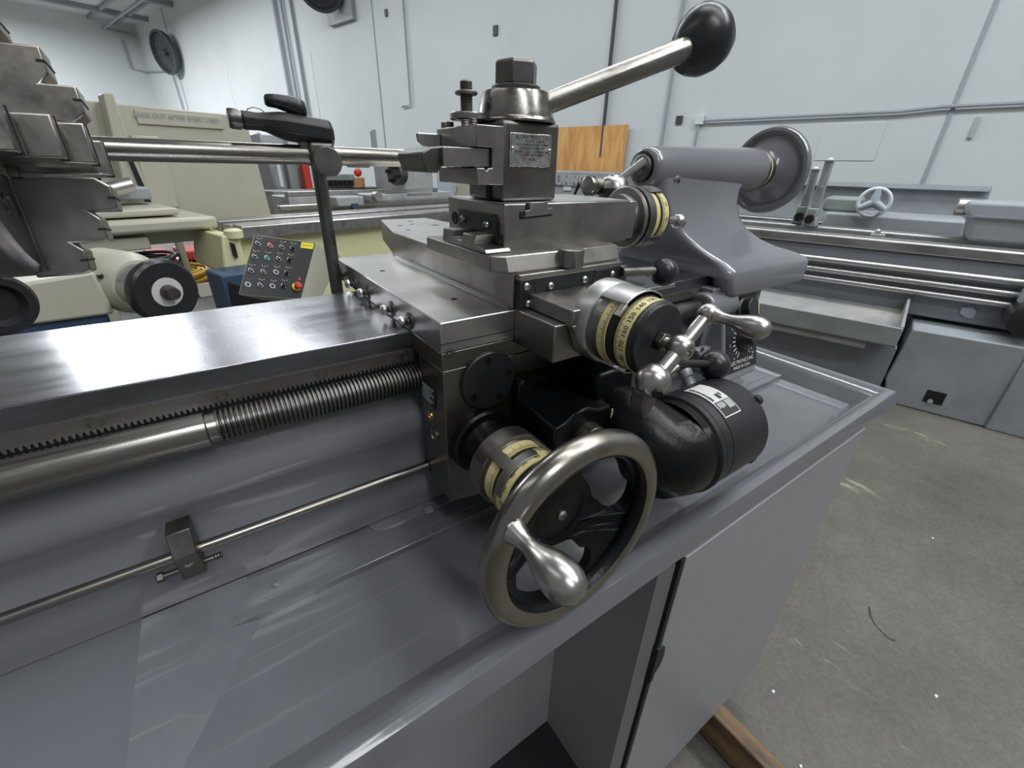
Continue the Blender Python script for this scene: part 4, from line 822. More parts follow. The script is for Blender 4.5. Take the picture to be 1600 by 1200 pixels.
# fans
def fan(name, c, d, r, label, r2=None):
    c = RB @ Vector(c); d = (RB.to_3x3() @ Vector(d)).normalized()
    t = thing(name, label, 'fan', c)
    B().rev(c, d, [(-0.22, 0), (-0.22, r * .55), (-0.12, r * 0.95), (0.02, r), (0.05, r * 0.98), (0.05, r * .9), (-.08, r * .86), (-.08, 0)], 40).out('fan_shroud', 'fan', t)
    b = B(); u = d.orthogonal().normalized(); v = d.cross(u)
    for k in range(5): b.tube([c + d * .04 + (u * cos(a) + v * sin(a)) * r * (0.18 + .18 * k) for a in [2 * pi * j / 36 for j in range(36)]], 0.006, 6, True)
    for k in range(8):
        a = 2 * pi * k / 8; b.cyl(c + d * .04, c + d * .04 + (u * cos(a) + v * sin(a)) * r * .97, 0.007, seg=6)
    b.out('fan_guard', 'fan', t)
    B().rev(c + d * .01, d, [(-.08, 0), (-.08, r * .16), (.02, r * .14), (.03, 0)], 24).out('fan_motor', 'fan', t)
    return t
fan('wall_fan', [6.62, 21.84, 3.53], [-1, -.22, -.15], 0.66, 'round dark fan on the white wall near the far left corner')
f2 = fan('wall_fan', [6.50, 10.85, 3.55], [-0.75, -.6, -.5], 0.52, 'round dark fan at the top edge of the white wall, cut by the frame')
o = R().box(6.9, 6.99, 10.35, 11.35, 2.95, 3.95).out('fan_mount', 'bgrey', f2); o.location = -f2.location
# ================================================================== beige machine on the left
bm_ = thing('beige_milling_machine', 'beige machine with tall sheet guard reading RINSE OUT, behind the chuck', 'machine', RB @ Vector((1.0, 3.6, FLOOR)))
b = R(); g = [[0.47, 4.0, 0.46], [1.64, 4.0, 0.45], [1.64, 4.0, 0.37], [1.67, 4.0, -0.26], [1.31, 4.0, -0.28], [0.24, 4.0, -0.2]]
b.hexa(g, [(p[0], p[1] + 0.5, p[2]) for p in g]); b.out('sheet_guard', 'beige', bm_, bev=0.01)
b = R(); g = [[0.79, 3.85, 0.49], [0.84, 3.85, 0.5], [0.86, 3.85, -0.19], [0.72, 3.85, -0.18]]
b.hexa(g, [(p[0], p[1] + 0.15, p[2]) for p in g]); b.out('guard_post', 'beige', bm_, bev=0.008)
b = R(); g = [[0.87, 3.9, 0.28], [1.02, 3.9, 0.28], [1.02, 3.9, -0.16], [0.85, 3.9, -0.15]]
b.hexa(g, [(p[0], p[1] + 0.08, p[2]) for p in g]); b.out('side_panel', 'beige', bm_, bev=0.01)
b = R(); g = [[0.8, 3.83, 0.16], [0.82, 3.83, 0.16], [0.85, 3.83, -0.13], [0.82, 3.83, -0.13]]
b.hexa(g, [(p[0], p[1] + 0.02, p[2]) for p in g]); b.out('slide_slot', 'hole', bm_)
o = R().box(0.95, 1.46, 3.985, 3.999, 0.35, 0.43).out('sign_strip', 'beige', bm_, bev=.004)
for s_, u_, z_ in (('RINSE OUT AFTER', 1.08, 0.4), ('EVERY USE!!!', 1.34, 0.4)):
    R().text(s_, lambda p, u_=u_, z_=z_: (u_ + p.x, 3.978, z_ + p.y), 0.036).out('sign_text', 'beam', o, keepn=True)
# table and slabs in front of the guard
R().box(0.26, 0.85, 3.30, 3.95, -0.15, -0.11).out('table_top', 'beige', bm_, bev=0.012)
R().box(0.24, 1.01, 3.20, 3.9, -0.23, -0.16).out('table', 'beige', bm_, bev=0.02)
R().box(0.21, 0.65, 3.25, 3.6, -0.32, -0.25).out('table_apron', 'beige', bm_, bev=0.008)
R().box(0.21, 1.0, 3.34, 3.6, -0.31, -0.21).out('table_rail', 'beige', bm_, bev=0.008)
p0, p1 = Vector([0.54, 3.5, -0.03]), Vector([0.71, 3.5, 0.01])
R().cyl(p0, p1, 0.040, 0.040).out('chrome_spindle', 'bright', bm_)
R().box(0.61, 0.81, 3.6, 3.8, -0.08, -0.01).out('slide_block', 'bgrey', bm_, bev=0.01)
R().box(0.12, 0.42, 3.4, 4.2, FLOOR, -0.1).out('column', 'beige', bm_, bev=0.02)
# nearer beige bed with black handwheel
bw = thing('beige_wheel_machine', 'beige machine bed with black rimmed handwheel just behind the bed way', 'machine', RB @ Vector((0.4, 2.4, FLOOR)))
b = R(); g = [[-0.06, 2.4, -0.28], [0.27, 2.4, -0.26], [0.28, 2.4, -0.39], [0.28, 2.4, -0.44], [-0.11, 2.4, -0.42]]
b.hexa(g, [(p[0], p[1] + 0.5, p[2]) for p in g]); b.out('machine_bed', 'beige', bw, bev=0.012)
b = R(); g = [[-0.1, 2.42, -0.39], [0.28, 2.42, -0.42], [0.27, 2.42, -0.53]]
b.box(-0.1, 0.26, 2.42, 2.9, FLOOR, -0.4); b.out('machine_base', 'blue', bw)
hc = Vector([0.45, 2.25, -0.35]); dd = Vector((0.30, -1, -0.05))
hb = hc - dd.normalized() * 0.20
R().rev(hb, dd, [(-0.25, 0), (-0.25, 0.10), (-0.22, 0.125), (-0.04, 0.132), (0.00, 0.126), (0.03, 0.105), (0.03, 0)], 40).out('gearbox', 'beige', bw)
R().rev(hb, dd, [(0.03, 0), (0.03, 0.094), (0.12, 0.092), (0.12, 0)], 40).out('graduated_drum', 'bright', bw)
R().rev(hb, dd, [(0.12, 0), (0.12, 0.105), (0.14, 0.122), (0.17, 0.134), (0.195, 0.131), (0.205, 0.120), (0.205, 0.062)], 56, cap=False).out('wheel_rim', 'plastic', bw)
R().rev(hb, dd, [(0.19, 0), (0.19, 0.062), (0.206, 0.060), (0.206, 0)], 48).out('wheel_face', 'label', bw)
R().rev(hb, dd, [(0.206, 0), (0.206, 0.032), (0.225, 0.030), (0.235, 0.024), (0.25, 0.024), (0.25, 0)], 32).out('wheel_nut', 'steel_dark', bw)
screw(bw, RB @ (hb + Vector((-0.11, -0.04, 0.06))), RB.to_3x3() @ dd, 0.012, 0.006, 'steel_dark')
# black hand wheel at the left frame edge
lw = thing('black_handwheel', 'black handwheel cut by the left edge of the frame under the chuck', 'handwheel', RB @ Vector([-0.02, 1.6, -0.18]))
hb2 = Vector([-0.02, 1.6, -0.17])
R().rev(hb2, dd, [(-0.05, 0), (-0.05, 0.05), (-0.02, 0.06), (0, 0.072), (0.02, 0.074), (0.03, 0.066), (0.03, 0.05), (0.01, 0.04), (0.01, 0)], 48).out('wheel', 'plastic', lw)
R().rev(hb2, dd, [(-0.25, 0), (-0.25, 0.035), (-0.05, 0.035), (-0.05, 0)], 24).out('shaft', 'beige', lw)
# yellow cable coil and red jacks on the floor far behind
random.seed(7)
for k, (rr, lab, mt) in enumerate(((0.42, 'orange-yellow cable coil on the floor under the beige machine table', 'yellow_cable'), (0.34, 'black cable coil lying on top of the orange-yellow coil', 'plastic'))):
    c = Vector((1.08 - .15 * k, 5.6, FLOOR + 0.03 + .16 * k)); b = R(); pts = []
    for j in range(36 * 7):
        a = 2 * pi * j / 36; r_ = rr * (1 + 0.10 * sin(a * 0.37 + 1)) ; pts.append((c.x + r_ * cos(a), c.y + r_ * 0.9 * sin(a), c.z + 0.018 * (j / 36) + 0.012 * sin(a * 1.7)))
    b.tube(pts, 0.016, 6); tag(b.out('cable_coil', mt), lab, 'cable')
for k, (u0, u1) in enumerate(((1.21, 1.41), (1.49, 1.72))):
    t = thing('pallet_jack_body', ('long red floor jack body under the beige table, left of the grey leg', 'short red floor jack body under the beige table, right of the grey leg')[k], 'floor jack', RB @ Vector((u0, 6.0, FLOOR)))
    R().box(u0, u1, 6.0, 6.5, FLOOR + .15, FLOOR + .25).out('jack_frame', 'red', t, bev=.02)
    for s in (0.08, 0.40): R().cyl((u0 + .05, 6.0 + s, FLOOR + .07), (u1 - .05, 6.0 + s, FLOOR + .07), 0.07, seg=20).out('roller', 'plastic', t)
b = R(); b.box(1.31, 1.37, 5.5, 5.6, FLOOR, -0.3); b.box(1.42, 1.5, 5.0, 5.1, FLOOR, -0.3)
b.bm.clear()
for k, (u0, u1, tt_) in enumerate(((1.31, 1.37, 5.5), (1.43, 1.51, 5.0))):
    t = thing('table_stand', ('slim grey stand with splayed foot behind the coil of cable', 'slim beige stand with wedge foot left of the blue cabinet')[k], 'stand', RB @ Vector((u0, tt_, FLOOR)))
    R().box(u0, u1, tt_, tt_ + .08, FLOOR + .04, -0.22).out('upright', 'beige', t, bev=.006)
    R().prism([(tt_ - .15, FLOOR + .001), (tt_ + .25, FLOOR + .001), (tt_ + .2, FLOOR + .06), (tt_ - .05, FLOOR + .10)], 'x', u0 - .22, u1 + .02).out('foot', 'beige', t, bev=.006)

# ================================================================== cream machine bed with control console
cm = thing('cream_machine_bed', 'long cream machine bed with grey steel rails, behind the saddle', 'machine', RB @ Vector((2.4, 3.2, FLOOR)))
R().box(1.02, 4.3, 3.06, 3.5, FLOOR, -0.285).out('bed_side', 'cream', cm, bev=0.01)
R().box(1.06, 4.3, 3.0, 3.14, -0.285, -0.205).out('front_rail', 'bway', cm, bev=0.008)
R().box(1.06, 4.3, 3.17, 3.30, -0.285, -0.215).out('middle_rail', 'bway', cm, bev=0.006)
R().box(1.06, 4.3, 3.36, 3.56, -0.285, -0.205).out('rear_rail', 'bway', cm, bev=0.006)
b = R(); g = [[0.93, 2.95, -0.24], [1.02, 2.95, -0.25], [1.02, 2.95, -0.54], [0.89, 2.95, -0.45]]
b.hexa(g, [(p[0], p[1] + 0.5, p[2]) for p in g]); b.out('end_block', 'cream', cm, bev=.01)
b = R(); g = [[0.96, 2.93, -0.28], [0.98, 2.93, -0.29], [0.98, 2.93, -0.37], [0.96, 2.93, -0.36]]
b.hexa(g, [(p[0], p[1] + 0.02, p[2]) for p in g]); b.out('end_slot', 'hole', cm)
R().rev([1.0, 2.97, -0.23], (0, 0, 1), [(-0.03, 0), (-0.03, .05), (0.01, .05), (0.02, .03), (.02, 0)], 20).out('end_cap', 'cream', cm)
bc = thing('blue_cabinet', 'dark blue cabinet with open black bay below the control console', 'cabinet', RB @ Vector((1.0, 2.7, FLOOR)))
R().box(0.79, 1.09, 2.7, 2.93, FLOOR, -0.41).out('cabinet_body', 'blue', bc, bev=.01)
b = R(); g = [[0.82, 2.69, -0.45], [1.01, 2.69, -0.55], [0.98, 2.69, -0.7], [0.8, 2.69, -0.66]]
b.hexa(g, [(p[0], p[1] + 0.012, p[2]) for p in g]); b.out('open_bay', 'hole', bc)
# control console: sloped face with buttons
qa, qb, qc_, qd = Vector([0.86, 2.3, -0.16]), Vector([1.16, 2.3, -0.23]), Vector([0.96, 2.16, -0.47]), Vector([0.68, 2.16, -0.39])
cc_ = thing('control_console', 'beige control console with black button plate and red emergency stop', 'control box', RB @ ((qa + qc_) / 2))
bk = Vector((0.15, 0.04, -0.09))
R().hexa([qa, qb, qc_, qd], [qa + bk, qb + bk, qc_ + bk + Vector((-.02, .06, .02)), qd + bk + Vector((-.02, .06, .02))]).out('console_case', 'box', cc_, bev=0.006)
fx = (qb - qa).normalized(); fy = -(qd - qa).normalized(); fn = (qb - qa).cross(qd - qa).normalized(); fn = fn if fn.y < 0 else -fn
def kp(u, v, h=0.0): return qa + (qb - qa) * u + (qd - qa) * v + (qa - qb + qc_ - qd) * u * v + fn * h
plo = R().hexa([kp(.02, .02, .0005), kp(.97, .02, .0005), kp(.97, .98, .0005), kp(.02, .98, .0005)], [kp(.02, .02, .003), kp(.97, .02, .003), kp(.97, .98, .003), kp(.02, .98, .003)]).out('button_plate', 'black_satin', cc_)
kr = 0.0105
def knob(kind, u, v):
    p = kp(u, v, .003); w3 = RB.to_3x3() @ fn
    if kind == 'stop':
        R().rev(p, fn, [(0, kr * 1.9), (.002, kr * 1.9), (.002, 0)], 28).out('stop_ring', 'yellow', cc_)
        R().rev(p, fn, [(.002, kr * .9), (.02, kr * .9), (.022, kr * 1.7), (.03, kr * 1.7), (.036, kr * 1.2), (.036, 0)], 28).out('stop_button', 'red', cc_); return
    R().rev(p, fn, [(0, kr * 1.25), (.004, kr * 1.15), (.004, 0)], 24).out('button_ring', {'lamp': 'bright'}.get(kind, 'galv'), cc_)
    if kind == 'lamp': R().rev(p, fn, [(.004, kr * .95), (.018, kr * .95), (.020, kr * .7), (.020, 0)], 20).out('button', 'black_satin', cc_)
    elif kind in ('red', 'green'): R().rev(p, fn, [(.004, kr * .85), (.010, kr * .8), (.011, 0)], 20).out('button', kind, cc_)
    elif kind == 'push': R().rev(p, fn, [(.004, kr * .75), (.006, kr * .7), (.006, 0)], 20).out('button', 'plastic', cc_)
    else:
        o = R().rev(p, fn, [(.004, kr * .9), (.012, kr * .8), (.012, 0)], 20).out('selector', 'plastic', cc_)
        q = p + fn * .0125 - fx * kr * .6; R().hexa([q, q + fx * kr * .9 + fy * kr * .2, q + fx * kr * .9 - fy * .002, q - fy * .0035], [x_ + fn * .001 for x_ in (q, q + fx * kr * .9 + fy * kr * .2, q + fx * kr * .9 - fy * .002, q - fy * .0035)]).out('pointer', 'white_ink', o)
grid_ = [('sel', .09, .15), ('red', .27, .16), ('sel', .45, .16), ('lamp', .62, .16), ('sel', .09, .37), ('green', .27, .37), ('sel', .45, .36), ('lamp', .62, .36),
         ('sel', .09, .60), ('sel', .27, .60), ('push', .46, .59), ('lamp', .63, .58), ('push', .10, .83), ('sel', .28, .82), ('push', .46, .82), ('lamp', .63, .80), ('stop', .84, .80)]
for kd, u, v in grid_: knob(kd, u, v)
for i, (kd, u, v) in enumerate(grid_[:16]):
    b = R()
    for j in range(3):
        q = kp(u - .045 + j * .035, v - .098 + (j % 2) * .012, .0033); b.hexa([q, q + fx * .005, q + fx * .005 - fy * .003, q - fy * .003], [x_ + fn * .0006 for x_ in (q, q + fx * .005, q + fx * .005 - fy * .003, q - fy * .003)])
    b.out('button_marking', 'red' if i in (1, 12) else 'white_ink', plo)
q0 = [kp(.74, .03, .0033), kp(.95, .03, .0033), kp(.95, .13, .0033), kp(.74, .13, .0033)]
ytag = R().hexa(q0, [x_ + fn * .0008 for x_ in q0]).out('yellow_tag', 'yellow', cc_)
R().text('MOORI 57', lambda p: kp(.845, .08, .0046) + fx * p.x + fy * p.y, 0.012).out('tag_writing', 'ink', ytag, keepn=True)
R().rev(kp(.86, .66, .003), fn, [(0, .007), (.0008, .007), (.0008, 0)], 16).out('red_mark', 'red', plo)

# ================================================================== machines in the middle distance
ml = thing('far_grey_lathe', 'distant grey lathe with dark round chuck, seen below the level bar', 'lathe', RB @ Vector((3.6, 5.0, FLOOR)))
R().box(2.25, 4.55, 4.9, 5.3, -0.40, -0.18).out('lathe_bed_casting', 'hazy_grey', ml, bev=.01)
R().box(2.1, 4.6, 4.8, 4.86, -0.31, -0.25).out('feed_rail', 'bway', ml, bev=.01)
R().box(2.25, 4.3, 4.9, 4.98, -0.18, -0.13).out('front_way', 'bway', ml, bev=.005)
R().box(2.25, 4.55, 4.8, 5.4, FLOOR, -0.40).out('lathe_cabinet', 'bgrey', ml, bev=.02)
R().box(3.74, 4.23, 4.9, 5.5, -0.25, 0.29).out('headstock', 'hazy_grey', ml, bev=.03)
cpx = Vector([3.61, 4.9, 0.04])
R().rev(cpx, (-1, -.15, 0), [(-0.10, 0), (-0.10, 0.13), (0.0, 0.13), (0.01, 0.12), (0.01, 0)], 36).out('far_chuck', 'steel_dark', ml)
for a in (20, 110, 200, 290):
    R().box(cpx.x - .07, cpx.x - .01, cpx.y - .02 + .08 * cos(radians(a)), cpx.y + .02 + .08 * cos(radians(a)), cpx.z - .02 + .08 * sin(radians(a)), cpx.z + .02 + .08 * sin(radians(a))).out('far_jaw', 'hole', ml, bev=.004)
R().box(2.65, 2.98, 4.65, 4.95, -0.28, -0.18).out('far_apron', 'hazy_grey', ml, bev=.015)
R().box(3.04, 3.27, 4.6, 4.9, -0.25, -0.16).out('far_crossfeed', 'galv', ml, bev=.02)
R().cyl([3.09, 4.6, -0.18], [3.09, 4.52, -0.18], 0.05, seg=24).out('far_dial', 'bright', ml)
R().box(2.81, 2.88, 4.62, 4.68, -0.33, -0.25).out('far_lever_box', 'blue', ml, bev=.004)
# tool bench behind
be = thing('steel_workbench', 'greenish grey steel bench with a tool rack behind the far lathe', 'bench', RB @ Vector((3.0, 5.9, FLOOR)))
R().box(3.2, 3.68, 5.9, 6.15, -0.15, 0.01).out('tool_rack', 'bgreen', be, bev=.01)
for k in range(6):
    u_ = 3.22 + k * 0.07
    R().box(u_, u_ + .06, 5.86, 5.9, -0.13, -0.06).out('rack_tool', 'hole', be, bev=.005)
R().box(3.2, 4.14, 5.85, 6.2, -0.22, -0.16).out('bench_top', 'steel_dark', be, bev=.005)
R().box(3.21, 4.11, 5.90, 6.18, FLOOR, -0.23).out('bench_body', 'bgrey', be, bev=.01)
bz = -0.16 + .001
cb = R().box(3.63, 3.83, 5.9, 6.1, bz, bz + 0.13).out('cardboard_box', 'cardboard', bev=.01); tag(cb, 'brown cardboard box standing on the far bench', 'box')
rb = R().sph((3.81, 6.02, bz + .19), 0.055).out('red_rag', 'red'); tag(rb, 'red bundle lying on the brown cardboard box on the far bench', 'rag')
# drill press with yellow tag
dp = thing('drill_press', 'grey drill press column and head with yellow tag rising above the level bar', 'drill press', RB @ Vector((4.39, 6.4, FLOOR)))
R().cyl([4.41, 6.4, 0.6], (4.41, 6.4, FLOOR + .05), 0.030, seg=20).out('column', 'conduit', dp)
R().cyl((4.39, 6.45, 0.58), (4.39, 6.45, FLOOR + .05), 0.012, seg=12).out('rack_bar', 'bgrey', dp)
R().box(3.93, 4.18, 6.25, 6.5, 0.09, 0.36).out('head', 'bgreen', dp, bev=.02)
R().box(3.91, 4.06, 6.235, 6.249, 0.28, 0.35).out('yellow_tag', 'yellow', dp)
R().box(3.95, 4.39, 6.25, 6.6, FLOOR, FLOOR + .05).out('base', 'bgrey', dp)
# green vertical mill with red guard, left of the pole
gm = thing('green_vertical_mill', 'green and grey mill with white panel and red guard, left of the upright pole', 'machine', RB @ Vector((2.3, 6.0, FLOOR)))
R().box(2.82, 3.06, 6.0, 6.5, FLOOR, 0.24).out('mill_column', 'bgreen', gm, bev=.02)
R().box(2.65, 2.84, 6.1, 6.5, FLOOR, 0.25).out('mill_knee', 'bgrey', gm, bev=.02)
R().box(2.64, 3.09, 6.2, 6.6, 0.27, 0.46).out('mill_head', 'galv', gm, bev=.03)
R().box(2.66, 2.7, 5.93, 5.98, -0.13, 0.15).out('white_panel', 'white', gm)
R().box(2.93, 3.04, 6.1, 6.19, 0.32, 0.42).out('control_face', 'white', gm, bev=.005)
R().box(2.94, 3.03, 5.85, 5.95, -0.23, 0.14).out('red_guard', 'red', gm, bev=.01)
R().box(2.41, 3.04, 5.6, 5.95, -0.21, -0.16).out('mill_table', 'bgreen', gm, bev=.01)
wh = R().box(3.34, 3.59, 6.8, 7.0, FLOOR, 0.17).out('white_cabinet', 'white', bev=.01); tag(wh, 'white cabinet standing behind the red guard left of the pole', 'cabinet')
# locker near the wall
lk2 = thing('metal_locker', 'pale blue grey metal locker against the white wall left of the compound rest', 'locker', RB @ Vector((6.5, 6.0, FLOOR)))
R().box(6.4, 6.9, 6.08, 7.32, FLOOR, 0.04).out('locker_body', 'locker', lk2, bev=.01)
R().box(6.385, 6.4, 6.15, 6.81, FLOOR + .05, 0.04 - .02).out('locker_door', 'box', lk2, bev=.005)
R().box(6.36, 6.385, 6.73, 6.77, -0.32, -0.21).out('door_handle', 'galv', lk2)

# SUMMIT lathe headstock
sm = thing('distant_lathe_headstock', 'grey lathe headstock with pale raised lettering, seen between tool post and tailstock', 'lathe', RB @ Vector((6.0, 3.6, FLOOR)))
R().box(5.95, 6.7, 3.15, 4.6, -0.7, 0.11).out('headstock_case', 'bgrey', sm, bev=.02)
R().box(6.0, 6.7, 2.6, 4.6, FLOOR, -0.70).out('lathe_cabinet', 'bgrey', sm, bev=.02)
o = R().box(5.935, 5.95, 3.59, 4.22, -0.09, 0.05).out('name_panel', 'bgrey_dark', sm, bev=.004)
R().text('SUMMIT', lambda p: (5.930, 3.855 - p.x, -0.02 + p.y), 0.19, 0.003, 0.93, 0.006).out('name_lettering', 'white_ink', o)
R().box(5.935, 5.95, 3.81, 3.94, -0.15, -0.1).out('small_plate', 'label', sm)
R().cyl([5.85, 3.68, -0.19], [5.8, 3.59, -0.04], 0.018, 0.028, 12).out('gear_lever', 'plastic', sm)

# ================================================================== grey lathe on the right (front face towards us at n = 3.1)
gl = thing('old_grey_lathe', 'worn blue grey lathe with three bright rods and chip tray, at right', 'lathe', RB @ Vector((3.4, 0.0, FLOOR)))
b = R()
fb = [(3.10, -0.26, -0.59), (3.10, -0.24, -0.89), (3.10, -0.28, FLOOR), (3.10, -2.2, FLOOR), (3.10, -2.2, -0.56)]
b.hexa(fb, [(p[0] + 0.75, p[1], p[2]) for p in fb]); b.out('end_pedestal', 'bgrey', gl, bev=0.008)
B_ = R().box(3.085, 3.105, -1.05, -0.7, FLOOR, -0.60).out('side_panel', 'bgrey', gl, bev=0.006)
rc = R().box(3.096, 3.101, -0.51, -0.43, -0.97, -0.9).out('recess', 'hole', gl)
R().cyl((3.09, -0.46, -0.96), (3.098, -0.46, -0.96), 0.012, seg=12).out('latch_pin', 'galv', gl)
R().box(3.2, 3.85, 0.9, 2.2, FLOOR, -0.62).out('head_pedestal', 'bgrey_dark', gl, bev=.01)
# chip tray: front wall, sloping worn bottom, end wall
t0, t1 = -0.21, 2.0
b = R(); b.box(2.90, 2.915, t0, t1, -0.65, -0.55); b.out('tray_front', 'bgreen', gl, bev=.004)
b = R(); b.hexa([(2.915, t0, -0.66), (2.915, t1, -0.66), (3.36, t1, -0.56), (3.36, t0, -0.56)], [(2.915, t0, -0.64), (2.915, t1, -0.64), (3.36, t1, -0.535), (3.36, t0, -0.535)]); b.out('tray_bottom', 'worn_tray', gl)
b = R(); b.hexa([(2.915, t0, -0.66), (3.42, t0, -0.56), (3.42, t0, -0.44), (2.915, t0, -0.545)], [(2.915, t0 + .012, -0.66), (3.42, t0 + .012, -0.56), (3.42, t0 + .012, -0.44), (2.915, t0 + .012, -0.545)]); b.out('tray_end', 'bgreen', gl)
R().box(2.925, 2.95, t0 + .12, t1, -0.70, -0.665).out('tray_lip', 'worn_tray', gl, bev=.004)
R().box(3.05, 3.8, t0 - .02, 0.9, -0.95, -0.70).out('under_tray_shade', 'bgrey_dark', gl)  # dark block added for the shade beneath the tray
# bed casting with rods
R().box(3.32, 3.75, -2.2, 2.4, -0.565, -0.235).out('bed_casting', 'bgrey_dark', gl, bev=.01)
R().box(3.30, 3.44, -2.2, 2.4, -0.235, -0.175).out('front_way', 'bway', gl, bev=.012)
R().box(3.46, 3.54, -2.2, 2.4, -0.235, -0.185).out('inner_way', 'bway', gl, bev=.01)
R().box(3.68, 3.80, -2.2, 2.4, -0.235, -0.165).out('rear_way', 'bway', gl, bev=.012)
for k, (z, nm) in enumerate(((-0.315, 'lead_screw'), (-0.375, 'feed_rod'), (-0.430, 'control_rod'))):
    R().cyl((3.285, -0.62, z), (3.285, 2.4, z), 0.0175, seg=20).out(nm, 'bright', gl)
R().box(3.20, 3.34, -0.80, -0.60, -0.50, -0.24).out('rod_bracket', 'bgrey', gl, bev=.015)
b = R(); b.hexa([(3.312, -0.43, -0.51), (3.312, -0.43, -0.48), (3.312, -0.47, -0.47), (3.312, -0.49, -0.49), (3.312, -0.49, -0.53), (3.312, -0.46, -0.53)],
    [(3.321, -0.43, -0.51), (3.321, -0.43, -0.48), (3.321, -0.47, -0.47), (3.321, -0.49, -0.49), (3.321, -0.49, -0.53), (3.321, -0.46, -0.53)])
b.out('worn_plate', 'locker', gl)
R().rev((3.20, -0.66, -0.46), (-1, 0, 0), [(-0.1, 0), (-.1, .085), (0.09, .085), (.10, .07), (.10, 0)], 32).out('black_handwheel', 'plastic', gl)
# tailstock of that lathe: big block on the right with barrel nose
b = R(); g = [(3.55, -0.35, -0.17), (3.55, -0.33, -0.06), (3.55, -0.29, -0.03), (3.55, -0.28, 0.035), (3.55, -1.6, 0.045), (3.55, -1.6, -0.17)]
b.hexa(g, [(p[0] + .35, p[1], p[2]) for p in g]); b.out('head_block', 'bgrey', gl, bev=.02)
R().box(3.53, 3.92, -1.6, -0.29, -0.045, -0.038).out('cover_seam', 'bgrey_dark', gl)
R().rev((3.65, -0.3, 0.0), (0, 1, 0), [(-.05, 0), (-.05, .045), (.045, .045), (.05, .038), (.05, 0)], 32).out('spindle_nose', 'bright', gl)

# second lathe behind with splash guard
sl = thing('guarded_grey_lathe', 'grey lathe with long splash guard and pale handwheel, behind the three-rod lathe', 'lathe', RB @ Vector((4.5, 0.2, FLOOR)))
b = R(); g = [(4.75, 1.25, 0.09), (4.75, -0.47, 0.09), (4.75, -0.48, -0.06), (4.75, -0.52, -0.24), (4.75, 1.25, -0.35)]
b.hexa(g, [(p[0] + .03, p[1], p[2]) for p in g]); b.out('splash_guard', 'bgrey', sl, bev=.004)
b = R(); g = [(4.71, 1.25, 0.06), (4.71, -0.46, 0.06), (4.76, -0.47, 0.09), (4.76, 1.25, 0.09)]
b.hexa(g, [(p[0], p[1], p[2] + .004) for p in g]); b.out('guard_flange', 'bgrey_dark', sl)
for k in range(8): R().cyl((4.74, 0.55 - k * .13, 0.06), (4.752, 0.55 - k * .13, 0.06), .008, seg=10).out('guard_bolt', 'galv', sl)
R().box(4.45, 4.85, -1.5, 2.3, -0.55, -0.24).out('bed_casting', 'bgrey_dark', sl, bev=.01)
R().box(4.40, 4.52, -1.5, 2.3, -0.24, -0.19).out('front_way', 'bway', sl, bev=.01)
R().box(4.45, 4.95, -1.5, 2.3, FLOOR, -0.55).out('cabinet', 'bgrey', sl, bev=.01)
b = R(); b.box(4.15, 4.6, -0.38, 0.41, -0.255, -0.10); b.out('carriage_cover', 'bgrey', sl, bev=.02)
R().box(4.18, 4.5, 0.21, 0.44, -0.10, 0.00).out('saddle_block', 'bgreen', sl, bev=.02)
wc = Vector([4.1, 0.14, -0.02])
b = R(); ring = [(wc.x + 0.0, wc.y + 0.088 * cos(2 * pi * k / 48), wc.z + 0.088 * sin(2 * pi * k / 48)) for k in range(48)]
b.tube(ring, 0.0125, 12, True)
wl = b.out('wheel_rim', 'white', sl)
for k in range(3):
    a = radians(90 + 120 * k); R().cyl((wc.x, wc.y, wc.z), (wc.x, wc.y + .085 * cos(a), wc.z + .085 * sin(a)), .030, .020, 12).out('wheel_spoke', 'locker', wl)
R().cyl((wc.x - .02, wc.y, wc.z), (wc.x + .15, wc.y, wc.z), 0.026, seg=20).out('wheel_hub', 'bgreen', wl)
R().cyl((wc.x - .06, wc.y - .05, wc.z - .07), (wc.x, wc.y - .05, wc.z - .07), 0.012, seg=12).out('wheel_grip', 'bright', wl)
# two steady rests standing on the near lathe's ways
for k, (u, v0, v1, n_, lab) in enumerate(((1297, 250, 338, 3.62, 'taller steady rest on the right hand lathe, right one of the pair'), (1262, 262, 340, 3.75, 'shorter steady rest, between the tailstock handwheel and the taller one'))):
    t = 0.42 if k == 0 else 0.5
    zt = 0.22 if k == 0 else 0.17
    s = thing('steady_rest', lab, 'steady rest', RB @ Vector((n_, t, -0.17)))
    R().box(n_ - .03, n_ + .05, t - .022, t + .022, -0.05, zt).out('arm', 'bgreen', s, bev=.006)
    R().box(n_ - .035, n_ + .055, t - .028, t + .028, zt, zt + .012).out('arm_cap', 'galv', s, bev=.003)
    R().cyl((n_, t, zt + .012), (n_, t, zt + .022), .022, .016, 20).out('adjust_knob', 'galv', s)
    R().cyl((n_ - .05, t, zt - .15), (n_ - .05, t, zt - .06), .014, seg=12).out('jaw_screw', 'bgrey_dark', s)
    R().box(n_ - .09, n_ + .02, t - .028, t + .028, -0.12, -0.05).out('lower_jaw', 'bgreen', s, bev=.006)
    R().cyl((n_ - .12, t, -0.115), (n_ - .02, t, -0.10), .026, seg=20).out('jaw_end', 'hole', s)
    R().prism([(t - .045, -0.1645), (t + .045, -0.1645), (t + .03, -0.10), (t - .03, -0.10)], 'x', n_ - .06, n_ + .08).out('foot', 'bgreen', s, bev=.01) 
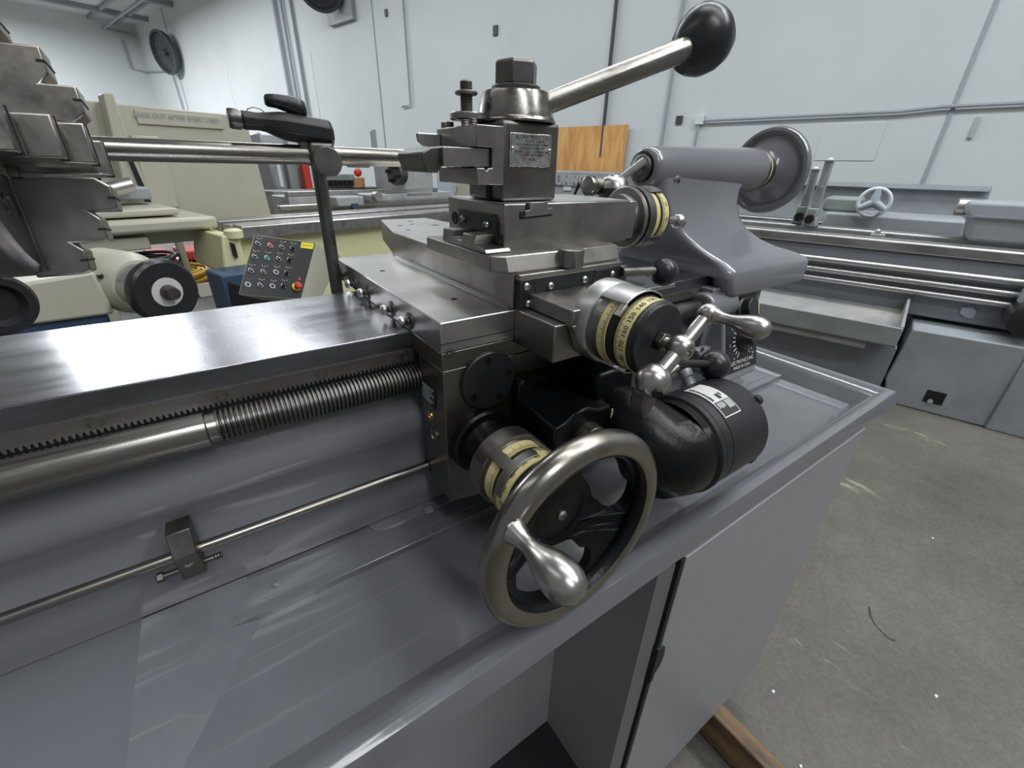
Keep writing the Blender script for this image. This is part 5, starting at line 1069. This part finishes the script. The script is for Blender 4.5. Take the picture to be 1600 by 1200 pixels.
# small carriage lever on the ways of the near lathe
t = thing('way_stop', 'small shiny stop with lever on the bright rail of the right hand lathe', 'stop', RB @ Vector((3.5, 0.05, -0.18)))
R().box(3.45, 3.56, 0.01, 0.08, -0.184, -0.165).out('stop_base', 'bgreen', t, bev=.004)
R().sph((3.5, 0.05, -0.152), .016).out('stop_ball', 'bright', t)
R().cyl((3.5, 0.05, -0.15), (3.5, 0.04, -0.10), .006, .010, 12).out('stop_lever', 'bgrey_dark', t)
# small clutter left of the steadies: far handwheel and block
t = thing('distant_lathe_carriage', 'far lathe carriage with small pale handwheel, seen under the tailstock handwheel', 'machine', RB @ Vector((5.4, 1.6, FLOOR)))
R().box(5.3, 5.9, 0.9, 2.4, FLOOR, -0.42).out('machine_base', 'bgrey', t, bev=.02)
R().box(5.3, 5.8, 0.9, 2.4, -0.42, -0.30).out('machine_bed', 'bway', t, bev=.01)
R().box(5.2, 5.7, 0.78, 1.26, -0.40, -0.16).out('apron', 'bgreen', t, bev=.03)
c = Vector([5.15, 1.13, -0.26])
R().rev(c, (-1, 0, 0), [(0, 0), (0, .085), (.012, .09), (.02, .085), (.012, .06), (.012, .03), (.03, .025), (.03, 0)], 32).out('pale_handwheel', 'white', t)
R().box(5.15, 5.3, 0.71, 0.86, -0.30, -0.12).out('tool_block', 'bgrey_dark', t, bev=.01)

# ================================================================== small litter on the floor
wi = B().tube([[1.411, 0.083, -1.028], [1.378, 0.068, -1.026], [1.359, 0.05, -1.027], [1.348, 0.027, -1.027], [1.341, 0.01, -1.026], [1.349, -0.002, -1.025]], 0.0014, 6).out('metal_chip', 'steel_dark')
tag(wi, 'long curled dark metal chip lying on the concrete floor', 'metal chip')
for k, (c, r, lab) in enumerate((([0.922, 0.125, -1.03], .006, 'white paint flake on the floor just right of the cabinet corner'), ([1.259, -0.114, -1.03], .006, 'small pale pebble on the open floor at lower right'), ([0.817, 0.011, -1.03], .005, 'white flake on the floor at the bottom edge of the frame'),
                              ([1.937, 0.064, -1.03], .005, 'tiny pale flake on the floor right of the cabinet, midway up'))):
    o = B().hexa([(c[0] + r * cos(a), c[1] + r * .7 * sin(a), FLOOR + .0003) for a in (0, 1.1, 2.0, 3.3, 4.4, 5.5)], [(c[0] + r * .8 * cos(a), c[1] + r * .55 * sin(a), FLOOR + .003) for a in (0, 1.1, 2.0, 3.3, 4.4, 5.5)]).out('floor_flake', 'white')
    tag(o, lab, 'flake', 'pale flakes on the floor')
